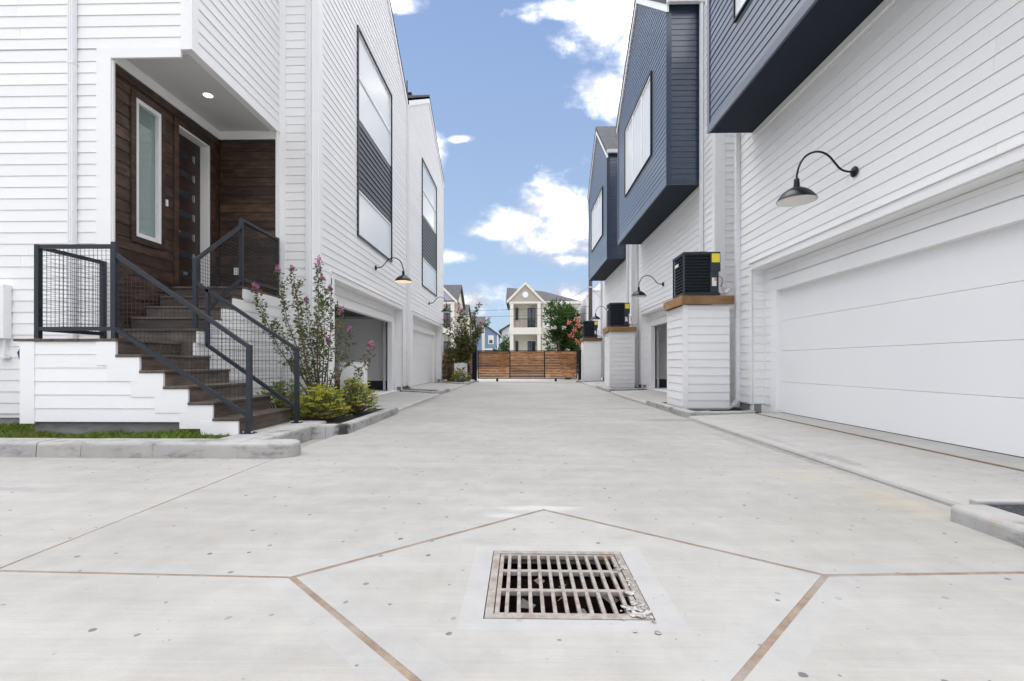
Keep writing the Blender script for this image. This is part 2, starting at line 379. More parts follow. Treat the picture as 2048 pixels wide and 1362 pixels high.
def link(name, me, parent=None, loc=None):
    o = bpy.data.objects.new(name, me); C.objects.link(o)
    loc = Vector(loc if loc is not None else (0, 0, 0)); WL[o.name] = loc
    if parent is not None: o.parent = parent; o.location = loc - WL[parent.name]
    else: o.location = loc
    return o
def obj(name, mb, mats, parent=None, smooth=False, bevel=0, recalc=True, origin=None):
    me = bpy.data.meshes.new(name)
    a = np.array(mb.v, dtype=float); lo, hi = a.min(0), a.max(0)
    c = Vector(((lo[0] + hi[0]) / 2, (lo[1] + hi[1]) / 2, lo[2] if parent is None else (lo[2] + hi[2]) / 2)) if origin is None else Vector(origin)
    me.from_pydata([tuple(x) for x in (a - np.array(c))], [], mb.f)
    for m in ([mats] if isinstance(mats, str) else mats): me.materials.append(MATS[m])
    me.polygons.foreach_set('material_index', mb.m)
    if recalc:
        bm = bmesh.new(); bm.from_mesh(me); bmesh.ops.recalc_face_normals(bm, faces=bm.faces); bm.to_mesh(me); bm.free()
    if smooth: me.polygons.foreach_set('use_smooth', [True] * len(me.polygons))
    me.update()
    o = link(name, me, parent, c)
    if bevel:
        b = o.modifiers.new('bevel', 'BEVEL'); b.width = bevel; b.segments = 2; b.limit_method = 'ANGLE'; b.angle_limit = R(40)
    return o
def tag(o, label, cat=None, group=None, kind=None):
    if label: o['label'] = label
    if cat: o['category'] = cat
    if group: o['group'] = group
    if kind: o['kind'] = kind
    return o
def thing(name, label, cat, loc, group=None): return tag(link(name, None, None, loc), label, cat, group)
def B(name, parent, mats, *a, bevel=0):
    return obj(name, MB().box(*a), mats, parent, bevel=bevel)

class Wall:
    """vertical plane: s along u, d out along n"""
    def __init__(s, o, u, n): s.o, s.u, s.n = o, u, n
    def p(s, a, z, d=0): return (s.o[0] + s.u[0] * a + s.n[0] * d, s.o[1] + s.u[1] * a + s.n[1] * d, z)
    def box(s, mb, a0, a1, z0, z1, d0, d1, m=0):
        q = [(a0, z0), (a1, z0), (a1, z1), (a0, z1)]
        return mb.hexa([s.p(a, z, d0) for a, z in q], [s.p(a, z, d1) for a, z in q], m)
    def B(s, name, parent, mats, a0, a1, z0, z1, d0, d1, bevel=0): return obj(name, s.box(MB(), a0, a1, z0, z1, d0, d1), mats, parent, bevel=bevel)
    def core(s, mb, span, z0, z1, holes, d0, d1, extra=()):
        """wall body with rectangular holes; span(z)->(a0,a1)"""
        zs = sorted({z0, z1, *extra, *[z for h in holes for z in h[2:4] if z0 < z < z1]})
        for zb, zt in zip(zs, zs[1:]):
            b0, b1 = span(zb), span(zt); cuts = []
            for h in sorted(holes):
                if h[2] < zt - 1e-6 and h[3] > zb + 1e-6: cuts.append((h[0], h[1]))
            L0, L1 = b0[0], b1[0]; pieces = []
            for c0, c1 in cuts:
                if c0 > L0: pieces.append((L0, c0, L1, c0))
                L0 = L1 = c1
            if b0[1] > L0 + 1e-4: pieces.append((L0, b0[1], L1, max(b1[1], L1 + 1e-4)))
            for a, b, a2, b2 in pieces:
                q = [(a, zb), (b, zb), (b2, zt), (a2, zt)]
                mb.hexa([s.p(x, z, d0) for x, z in q], [s.p(x, z, d1) for x, z in q])
        return mb
    def boards(s, parent, mats, span, z0, z1, holes=(), e=.158, t1=.014, t0=.003, name='board'):
        n = int(math.ceil((z1 - z0) / e - .05)); r = []
        for i in range(n):
            zb, zt = z0 + i * e, min(z0 + (i + 1) * e, z1)
            cut = sorted({zb, zt, *[z for h in holes for z in h[2:4] if zb + .004 < z < zt - .004]})
            for ya, yb in zip(cut, cut[1:]):
                mid = (ya + yb) / 2
                iv = [h for h in sorted(holes) if h[2] < mid < h[3]]
                b0, b1 = span(ya), span(yb); L0, L1 = b0[0], b1[0]; pieces = []
                for h in iv:
                    if h[0] > L0 + .01: pieces.append((L0, h[0], L1, h[0]))
                    L0 = L1 = max(L0, h[1])
                if b0[1] > L0 + .01: pieces.append((L0, b0[1], L1, max(b1[1], L1 + .002)))
                cutp = []
                for a, b, a2, b2 in pieces:      # stock lengths: long courses are butt jointed
                    if b - a > 3.7 and abs(a - a2) < .2 and abs(b - b2) < .2:
                        c_ = a + rnd.choice((1.22, 1.83, 2.44, 3.05)) + rnd.uniform(-.1, .1); first = True
                        while b - c_ > .5:
                            cutp.append((a, c_ - .0012, a2 if first else a, c_ - .0012)); a = a2 = c_ + .0012; first = False; c_ += 3.66
                    cutp.append((a, b, a2, b2))
                for a, b, a2, b2 in cutp:
                    lap = .012 if (ya == zb and i > 0) else 0
                    f = lambda z: t1 + (t0 - t1) * (z - zb) / e
                    j0 = rnd.uniform(-.0008, .0008)
                    lo, hi = ya - lap, yb
                    Q = [s.p(a, lo, .0085), s.p(b, lo, .0085), s.p(b2, hi, -.003), s.p(a2, hi, -.003)]
                    P = [s.p(a, lo + j0, f(ya) + j0), s.p(b, lo + j0, f(ya) + j0), s.p(b2, hi, f(yb)), s.p(a2, hi, f(yb))]
                    r.append(obj(name, MB().hexa(Q, P), mats, parent, recalc=True))
        return r
def rect(a, b): return lambda z: (a, b)
def gable(a, b, ze, pitch, mid=None):
    mid = (a + b) / 2 if mid is None else mid
    def f(z):
        if z <= ze: return (a, b)
        k = (z - ze) / pitch; return (min(a + k, mid), max(b - k * (b - mid) / (mid - a), mid))
    return f

def sweep(path, prof, n_end=0):
    """sweep profile (offset to the right of travel, z) along a 2-D path with mitres"""
    mb = MB(); P = [Vector((x, y)) for x, y in path]; k = len(prof)
    for i, p in enumerate(P):
        d0 = (p - P[i - 1]).normalized() if i else None; d1 = (P[i + 1] - p).normalized() if i < len(P) - 1 else None
        d0 = d0 or d1; d1 = d1 or d0
        n0 = Vector((d0.y, -d0.x)); n1 = Vector((d1.y, -d1.x)); n = (n0 + n1).normalized(); sc_ = 1 / max(.4, n.dot(n0))
        for o, z in prof: q = p + n * o * sc_; mb.v.append((q.x, q.y, z))
    for i in range(len(P) - 1):
        for j in range(k): mb.f.append((i * k + j, i * k + (j + 1) % k, (i + 1) * k + (j + 1) % k, (i + 1) * k + j)); mb.m.append(0)
    mb.f += [tuple(range(k)), tuple(range((len(P) - 1) * k, len(P) * k))[::-1]]; mb.m += [0, 0]
    return mb
def kerbprof(wd, h, r=.035, lean=.015):
    pr = [(-wd / 2, -.08), (-wd / 2, h - r)]
    for i in range(1, 5): a = R(180 - 90 * i / 4); pr.append((-wd / 2 + r + r * math.cos(a), h - r + r * math.sin(a)))
    for i in range(0, 5): a = R(90 - 90 * i / 4); pr.append((wd / 2 - r - lean + r * math.cos(a), h - r + r * math.sin(a)))
    pr.append((wd / 2, -.08)); return pr
def arc(c, r, a0, a1, n=6): return [(c[0] + r * math.cos(R(a0 + (a1 - a0) * i / n)), c[1] + r * math.sin(R(a0 + (a1 - a0) * i / n))) for i in range(n + 1)]
def wavy(path, step=.4, amp=.004):
    r = []
    for (x0, y0), (x1, y1) in zip(path, path[1:]):
        L = math.hypot(x1 - x0, y1 - y0); n = max(1, int(L / step))
        for i in range(n): t = i / n; r.append((x0 + (x1 - x0) * t + (rnd.uniform(-amp, amp) if i else 0), y0 + (y1 - y0) * t + (rnd.uniform(-amp, amp) if i else 0)))
    r.append(path[-1]); return r

# ------------------------------------------------------------------ ground, driveway, aprons, kerbs
def ring_sheet(hx0, hx1, hy0, hy1, S, z):
    xs = [-S, hx0, hx1, S]; ys = [-S, hy0, hy1, S]; mb = MB()
    for i in range(3):
        for j in range(3):
            if i == 1 and j == 1: continue
            mb.add([(xs[i], ys[j], z), (xs[i + 1], ys[j], z), (xs[i + 1], ys[j + 1], z), (xs[i], ys[j + 1], z)], [(0, 1, 2, 3)])
    return mb
PX0, PX1, PY0, PY1 = -.145, .495, 1.785, 2.435
tag(obj('ground', ring_sheet(PX0 - .02, PX1 + .02, PY0 - .02, PY1 + .02, 2500, -.06), 'far_ground', recalc=False), 'flat ground running out to the horizon under the whole place', 'ground', kind='structure')

def offpoly(poly, ds):
    n = len(poly); L = []
    for i in range(n):
        a, b = Vector(poly[i]), Vector(poly[(i + 1) % n]); d = (b - a).normalized(); nn = Vector((-d.y, d.x)); L.append((a + nn * ds[i], d))
    r = []
    for i in range(n):
        p, d = L[i - 1]; q_, e = L[i]; cr = d.x * e.y - d.y * e.x
        if abs(cr) < 1e-6: r.append(tuple(q_)); continue
        t = ((q_ - p).x * e.y - (q_ - p).y * e.x) / cr; r.append(tuple(p + d * t))
    return r
def slab(parent, poly, bands, gap, hole=None, hband=.09, z=0., depth=.14):
    poly = offpoly(poly, gap); inner = offpoly(poly, bands); n = len(poly)
    bm = bmesh.new()
    def ringv(pts, zz): return [bm.verts.new((x, y, zz)) for x, y in pts]
    o, i_, lo = ringv(poly, z), ringv(inner, z), ringv(poly, z - depth)
    for k in range(n):
        f = bm.faces.new((o[k], o[(k + 1) % n], i_[(k + 1) % n], i_[k])); f.material_index = 1
        f = bm.faces.new((lo[k], lo[(k + 1) % n], o[(k + 1) % n], o[k])); f.material_index = 0
    if hole:
        x0, x1, y0, y1 = hole; hp = [(x0, y0), (x1, y0), (x1, y1), (x0, y1)]
        hb = [(x0 - hband, y0 - hband * .8), (x1 + hband * 1.15, y0 - hband * .8), (x1 + hband * 1.15, y1 + hband * .7), (x0 - hband, y1 + hband * .7)]
        h, hh, hl = ringv(hp, z), ringv(hb, z), ringv(hp, z - depth)
        for k in range(4):
            f = bm.faces.new((hh[k], hh[(k + 1) % 4], h[(k + 1) % 4], h[k])); f.material_index = 2
            bm.faces.new((h[k], h[(k + 1) % 4], hl[(k + 1) % 4], hl[k]))
        es = [bm.edges.get((i_[k], i_[(k + 1) % n])) for k in range(n)] + [bm.edges.get((hh[k], hh[(k + 1) % 4])) for k in range(4)]
    else: es = [bm.edges.get((i_[k], i_[(k + 1) % n])) for k in range(n)]
    bmesh.ops.triangle_fill(bm, use_beauty=True, use_dissolve=False, edges=es)
    bmesh.ops.recalc_face_normals(bm, faces=bm.faces)
    me = bpy.data.meshes.new('slab'); bm.to_mesh(me); bm.free()
    for m in ('slab_concrete', 'slab_edge', 'slab_collar'): me.materials.append(MATS[m])
    return link('slab', me, parent, (0, 0, 0))
drive = thing('driveway', 'pale broom finished concrete driveway running between the houses to the gate', 'driveway', (0, 0, -.05)); drive['kind'] = 'structure'
A_, B_, C_, D_ = (-1.02, 2.11), (.14, 3.12), (1.36, 2.18), (.165, .965)
E_, K_, G_ = (-2.42, 2.15), (-2.47, 4.78), (16., 2.75)
g = .0125
slab(drive, [A_, D_, C_, B_], [.10, .10, .07, .08], [.013, .013, g, g], hole=(PX0, PX1, PY0, PY1))
slab(drive, [E_, A_, B_, C_, (2.88, 2.26), (2.88, 25.6), (-2.47, 25.6), K_], [.05, .09, .09, .11, .003, .003, .003, .003], [g * .7, g, g, g, 0, 0, 0, g * .6])
slab(drive, [(-16, 2.2), E_, K_, (-16, 4.78)], [.004, .004, .003, .003], [g * .7, g * .6, 0, 0])
slab(drive, [(-16, -7), (.17, -7), D_, A_, E_, (-16, 2.2)], [.003, .003, .09, .03, .004, .003], [0, g, .014, g * .7, g * .7, 0])
slab(drive, [(.17, -7), (16, -7), G_, (2.88, 2.26), C_, D_], [.003, .003, .06, .06, .10, .003], [0, 0, g, g, .014, g])
slab(drive, [(2.88, 2.262), G_, (16, 3.1), (2.88, 3.1)], [.1, .003, .003, .003], [g, 0, 0, 0])
def strip(a, b, w_, z=-.0015, m=None):
    dx, dy = b[0] - a[0], b[1] - a[1]
    m = m or ('joint_wood' if abs(dx) > abs(dy) else 'joint_wood_y')
    n = max(2, int(math.hypot(dx, dy) / .25)); mb = MB(); L = math.hypot(dx, dy); nx, ny = -dy / L, dx / L
    for i in range(n + 1):
        t = i / n; hw = w_ / 2; zz = z + rnd.uniform(-.0006, .0006)
        x, y = a[0] + dx * t, a[1] + dy * t
        mb.v += [(x + nx * hw, y + ny * hw, zz), (x - nx * hw, y - ny * hw, zz)]
    for i in range(n): mb.f.append((2 * i, 2 * i + 1, 2 * i + 3, 2 * i + 2)); mb.m.append(0)
    return obj('joint_strip', mb, m, drive, recalc=False)
for a, b, w_ in [(A_, B_, .018), (B_, C_, .018), (C_, D_, .024), (D_, A_, .024), (E_, A_, .018), (E_, K_, .016), (C_, (2.88, 2.262), .021), ((2.88, 2.262), G_, .021), ((-16, 2.2), E_, .018), ((.17, -7), D_, .02)]:
    strip(a, b, w_ + .003)

def apron(side, x0, x1, ya, yb, label, name='apron'):
    """concrete ramp from the drive edge up to a garage; rounded lip at the drive"""
    mb = MB(); prof = [(x0 - .0, -.05), (x0, .012), (x0 + .012, .030), (x0 + .04, .042), (x0 + .12, .050), ((x0 + x1) / 2, .078), (x1 - .3, .098), (x1 + .4, .100), (x1 + .4, -.05)]
    n = max(2, int((yb - ya) / .5)); k = len(prof)
    for i in range(n + 1):
        y = ya + (yb - ya) * i / n; j = rnd.uniform(-.006, .006)
        for q_, (x, z) in enumerate(prof): mb.v.append((side * (x + (j if 0 < q_ < 5 else 0)), y, z))
    for i in range(n):
        for j in range(k - 1): mb.f.append((i * k + j, i * k + j + 1, (i + 1) * k + j + 1, (i + 1) * k + j)); mb.m.append(0)
    mb.f += [tuple(range(k)), tuple(range(n * k, (n + 1) * k))[::-1]]; mb.m += [0, 0]
    o = tag(obj(name, mb, 'apron_concrete'), label, 'apron', kind='structure')
    return o
apron(-1, 2.45, 4.1, 9.06, 14.5, 'sloped concrete apron before the open garage on the left')
apron(-1, 2.45, 4.1, 16.1, 21.0, 'sloped concrete apron before the far closed garage on the left')
ap = apron(1, 2.87, 4.45, 3.1, 8.35, 'sloped concrete apron before the large closed garage door on the right')
apron(1, 2.87, 4.45, 11.0, 15.7, 'sloped concrete apron between the nearest and middle air conditioner pedestals')
apron(1, 2.87, 4.45, 18.6, 23.2, 'sloped concrete apron before the farthest garage on the right')
s_ = MB(); s_.box(3.98, 4.0, 3.2, 8.3, .094, .1035); obj('joint_strip', s_, 'joint_wood_y', ap)
for (sx, ya, yb) in [(2.862, 3.1, 8.2), (2.862, 11, 15.6), (2.862, 18.6, 23), (-2.442, 9.06, 14.3), (-2.442, 16.1, 20.9)]:
    strip((sx, ya), (sx, yb), .02, .004, 'foundation')

kg = 'concrete kerbs beside the driveway'
def kerb(label, pieces):
    k = thing('kerb', label, 'kerb', (pieces[0][0][0][0], pieces[0][0][0][1], 0), kg); k['kind'] = 'structure'
    for path, wd, h, m in pieces:
        obj('kerb_segment', sweep(path, kerbprof(wd, h)), m, k, smooth=False)
    return k
# kerb in front of the grass: thick, rounded end
yk = 4.92
end = arc((-2.42, yk), .001, -90, 90, 2)
kerb('thick worn concrete kerb with a rounded end in front of the grass strip', [
    (wavy([(-16, yk - .02), (-4.93, yk)]), .33, .15, 'kerb_concrete'), (wavy([(-4.922, yk), (-4.47, yk)]), .325, .147, 'kerb_rusty'),
    (wavy([(-4.462, yk), (-2.86, yk)]), .33, .15, 'kerb_concrete')])
def kerb_end():
    mb = MB(); n = 12; rings = [(1, -.08), (1, .115), (.97, .135), (.9, .146), (.8, .15)]
    outl = [(-2.852, yk - .165), (-2.5, yk - .165)] + [(-2.5 + .2 * math.cos(R(a)), yk + .165 * math.sin(R(a))) for a in range(-78, 90, 12)] + [(-2.5, yk + .165), (-2.852, yk + .165)]
    cx, cy = -2.6, yk
    for s, z in rings:
        for x, y in outl: mb.v.append((x if x < -2.85 else cx + (x - cx) * (s if x > cx else 1), cy + (y - cy) * s, z))
    k = len(outl)
    for i in range(len(rings) - 1):
        for j in range(k): mb.f.append((i * k + j, i * k + (j + 1) % k, (i + 1) * k + (j + 1) % k, (i + 1) * k + j)); mb.m.append(0)
    mb.f.append(tuple(range((len(rings) - 1) * k, len(rings) * k))); mb.m.append(0)
    return mb
ke = bpy.data.objects['kerb']; obj('kerb_segment', kerb_end(), 'kerb_concrete', ke)
# pad at the foot of the stairs, planting bed kerb with the black stained corner
pad = MB(); pad.box(-3.34, -2.80, 5.05, 6.86, -.08, .13)
pd = tag(obj('stair_pad', pad, 'kerb_concrete', bevel=.03), 'concrete pad under the foot of the entry stairs', 'pad', kind='structure')
kerb('concrete kerb round the shrub bed with a black stained corner', [
    ([(-2.93, 6.42), (-2.62, 6.42)], .17, .131, 'kerb_concrete'),
    ([(-2.615, 6.42), (-2.50, 6.42)] + arc((-2.46, 6.46), .04, -90, 0, 4) + [(-2.42, 6.62)], .17, .132, 'kerb_stained'),
    (wavy([(-2.42, 6.627), (-2.42, 7.3)]), .17, .131, 'kerb_concrete'), (wavy([(-2.42, 7.306), (-2.43, 9.08)]), .17, .131, 'kerb_concrete')])
kerb('small concrete kerb island between the open and the closed garage on the left', [
    ([(-3.72, 14.98), (-2.86, 14.42)] , .17, .125, 'kerb_concrete'), ([(-2.853, 14.415)] + [(-2.7, 14.33), (-2.56, 14.4), (-2.53, 14.6)], .17, .126, 'kerb_concrete'), ([(-2.53, 14.607), (-2.5, 16.15)], .17, .122, 'kerb_concrete')])
kerb('concrete kerb round the far left planting bed by the gate', [
    ([(-3.74, 21.9), (-2.75, 21.05)], .17, .13, 'kerb_concrete'), ([(-2.745, 21.045), (-2.58, 20.95), (-2.48, 21.1), (-2.46, 21.3)], .17, .13, 'kerb_concrete'), ([(-2.46, 21.307), (-2.46, 24.4)], .17, .13, 'kerb_concrete')])
kerb('concrete kerb round the nearest air conditioner pedestal', [
    ([(4.12, 8.72), (3.9, 8.58), (3.3, 8.47)], .17, .11, 'kerb_concrete'), ([(3.293, 8.469)] + [(3.1, 8.43), (3.0, 8.45), (2.95, 8.56), (2.94, 8.7)], .17, .12, 'kerb_concrete'), (wavy([(2.94, 8.707), (2.94, 11.1)]), .17, .12, 'kerb_concrete')])
kerb('concrete kerb round the middle air conditioner pedestal', [
    ([(4.12, 16.5), (3.3, 16.1)], .17, .11, 'kerb_concrete'), ([(3.293, 16.097), (3.1, 16.02), (2.98, 16.06), (2.94, 16.3)], .17, .12, 'kerb_concrete'), ([(2.94, 16.307), (2.94, 18.7)], .17, .12, 'kerb_concrete')])
kerb('concrete kerb round the farthest air conditioner pedestal', [
    ([(4.12, 23.7), (3.3, 23.4)], .17, .11, 'kerb_concrete'), ([(3.293, 23.397), (3.1, 23.36), (2.98, 23.42), (2.95, 23.6)], .17, .12, 'kerb_concrete'), ([(2.95, 23.607), (2.95, 25.4)], .17, .12, 'kerb_concrete')])
kerb('chunky concrete kerb corner at the near right edge beside the dark gravel', [
    ([(2.71, 1.2), (2.71, 2.95)], .25, .10, 'kerb_concrete')])
tag(obj('kerb_border', MB().box(2.825, 5.4, 3.03, 3.099, -.06, .0985), 'kerb_concrete', bevel=.01), 'flush concrete border behind the dark gravel at the near right edge', 'kerb', kind='structure')
def bed(name, label, poly, z, m, cat):
    mb = MB(); mb.prism([(x, y, z - .12) for x, y in poly], (0, 0, .12))
    return tag(obj(name, mb, m), label, cat, kind='structure')
bed('planting_bed', 'dark mulch of the shrub bed beside the stairs', [(-2.93, 6.48), (-2.48, 6.48), (-2.48, 9.05), (-4.6, 9.05), (-4.6, 6.87), (-2.93, 6.87)], .095, 'soil', 'soil')
bed('planting_bed', 'dark mulch of the far left bed by the gate', [(-2.5, 21.1), (-2.5, 24.5), (-6, 24.5), (-6, 23.2), (-3.75, 23.2), (-3.75, 22.0)], .09, 'soil', 'soil')
bed('planting_bed', 'bare dark soil inside the small kerb island on the left', [(-2.56, 14.5), (-2.56, 16.08), (-3.78, 16.08), (-3.78, 15.05), (-2.85, 14.48)], .06, 'soil', 'soil')
bed('gravel_bed', 'dark wet gravel inside the near right kerb corner', [(2.83, 1.2), (5.4, 1.2), (5.4, 3.03), (2.83, 3.03)], .078, 'gravel', 'gravel')
for lb, ya, yb in (('nearest', 8.5, 10.99), ('middle', 16.15, 18.59), ('farthest', 23.45, 25.5)):
    bed('planting_bed', 'dark soil under the %s air conditioner pedestal' % lb, [(2.98, ya + .08), (4.25, ya + .2), (4.25, yb), (2.98, yb)], .07, 'soil', 'soil')
bed('lawn_soil', 'soil under the thin grass strip beside the stairs', [(-16, 5.06), (-3.35, 5.06), (-3.35, 6.45), (-16, 6.45)], .085, 'soil', 'soil')
tag(obj('street', MB().box(-60, 60, 25.7, 31.5, -.07, -.012), 'slab_edge'), 'pale street pavement seen under the gate', 'street', kind='structure')

# ------------------------------------------------------------------ storm drain
gt = thing('drain_grate', 'rusty square iron storm drain grate set in the driveway', 'drain grate', (.175, 2.11, 0))
fx0, fx1, fy0, fy1 = PX0 + .004, PX1 - .004, PY0 + .004, PY1 - .004
fm = MB(); t_ = .032
fm.box(fx0, fx1, fy0, fy0 + t_, -.05, .001); fm.box(fx0, fx1, fy1 - t_, fy1, -.05, .001); fm.box(fx0, fx0 + t_, fy0 + t_, fy1 - t_, -.05, .001); fm.box(fx1 - t_, fx1, fy0 + t_, fy1 - t_, -.05, .001)
obj('frame', fm, 'rusty_iron', gt)
bx0, bx1, by0, by1 = fx0 + t_ + .003, fx1 - t_ - .003, fy0 + t_ + .003, fy1 - t_ - .003
nb = 12; pitch_ = (bx1 - bx0) / nb
rows = [by0, by0 + (by1 - by0) * .345, by0 + (by1 - by0) * .675, by1]
for i in range(nb + 1):
    xc = bx0 + pitch_ * i; wv = .0082 if 0 < i < nb else .010
    xc = min(max(xc, bx0 + wv), bx1 - wv)
    for ra, rb in zip(rows, rows[1:]):
        obj('bar', MB().hexa([(xc - wv * .8, ra + .012, -.024), (xc + wv * .8, ra + .012, -.024), (xc + wv, ra + .012, -.002), (xc - wv, ra + .012, -.002)], [(xc - wv * .8, rb - .012, -.024), (xc + wv * .8, rb - .012, -.024), (xc + wv, rb - .012, -.002), (xc - wv, rb - .012, -.002)]), 'rusty_iron', gt, bevel=.003)
for y in rows: B('cross_bar', gt, 'rusty_iron', bx0, bx1, max(y - .012, by0), min(y + .012, by1), -.024, -.0015, bevel=.003)
pit = MB()
pit.box(PX0 - .02, PX0, PY0, PY1, -.8, -.052); pit.box(PX1, PX1 + .02, PY0, PY1, -.8, -.052); pit.box(PX0, PX1, PY0 - .02, PY0, -.8, -.052); pit.box(PX0, PX1, PY1, PY1 + .02, -.8, -.052); pit.box(PX0, PX1, PY0, PY1, -.85, -.8)
obj('pit', pit, 'pit_wall', gt)
rg = random.Random(3); lit = MB()
for i in range(12):       # sheeting and litter lying in the pit just under the bars
    x = rg.uniform(PX0 + .04, PX1 - .06); y = rg.choice([rg.uniform(2.29, 2.38), rg.uniform(1.84, 1.9), rg.uniform(1.86, 2.38)]); z = rg.uniform(-.2, -.1); a = rg.uniform(0, 6); L = rg.uniform(.02, .05)
    lit.add([(x + L * math.cos(a + k * 1.57), y + L * math.sin(a + k * 1.57), z + rg.uniform(-.02, .02)) for k in range(4)], [(0, 1, 2), (0, 2, 3)])
obj('litter', lit, 'foundation', gt, recalc=False)
def flake_mesh(n, spots, seed):
    r_ = random.Random(seed); mb = MB()
    for i in range(n):
        x, y, z, s = r_.choice(spots); x += r_.gauss(0, .012); y += r_.gauss(0, .045); k = r_.randint(5, 8); rr = s * r_.uniform(.25, .75); tx, ty = r_.uniform(-.12, .12), r_.uniform(-.12, .12); a0 = r_.uniform(0, 6)
        ring = [(x + rr * math.cos(a0 + 6.283 * j / k) * r_.uniform(.6, 1.2), y + rr * math.sin(a0 + 6.283 * j / k) * r_.uniform(.6, 1.2)) for j in range(k)]
        zz = z - .002 + r_.uniform(0, .003)
        mb.add([(px_, py_, zz + (px_ - x) * tx + (py_ - y) * ty) for px_, py_ in ring] + [(x, y, zz + rr * .12)], [(j, (j + 1) % k, k) for j in range(k)])
    return mb
tag(obj('paint_debris', flake_mesh(60, [(.47, 2.40, .004, .02), (.475, 2.30, .004, .022), (.455, 2.24, .004, .024), (.475, 2.16, .004, .02), (.478, 2.05, .004, .02), (.455, 1.90, .005, .03), (.46, 1.84, .005, .03), (.43, 1.86, .005, .03), (.49, 1.82, .004, .02), (.38, 1.805, .004, .012)], 5), 'paint_flake', recalc=False), 'dried white paint flakes crusted on the right side of the drain grate', 'debris')

# ------------------------------------------------------------------ townhouse pieces
ZS = .22                 # bottom of the siding
def downspout(parent, W, s, z0, z1, d=.045, kick=(0, 0), lean=1, collar=None):
    mb = MB(); hw, hd = .042, .032
    W.box(mb, s - hw, s + hw, z0 + .12, z1, d - hd, d + hd)
    for k in (-1, 0, 1): W.box(mb, s + k * .026 - .008, s + k * .026 + .008, z0 + .12, z1 - .02, d + hd - .001, d + hd + .006)
    # elbow at the foot, kicked out from the wall
    a = [(s - hw, d - hd), (s + hw, d - hd), (s + hw, d + hd), (s - hw, d + hd)]
    ring = lambda off, z, tilt: [W.p(x + kick[0] * off, z + (tilt if dd > d else -tilt), dd + kick[1] * off) for x, dd in a]
    r0, r1, r2 = ring(0, z0 + .12, 0), ring(.06, z0 + .03, .01), ring(.20, z0 - .04, .028)
    mb.hexa(r0, r1); mb.hexa(r1, r2)
    o = obj('downspout', mb, 'white_metal', parent)
    for z in ([z0 + 1.6] if z1 < 5 else [z0 + 1.7, (z0 + z1) / 2]):
        obj('strap', W.box(MB(), s - hw - .006, s + hw + .006, z, z + .03, .012, d + hd + .009), 'white_metal', o)
    return o

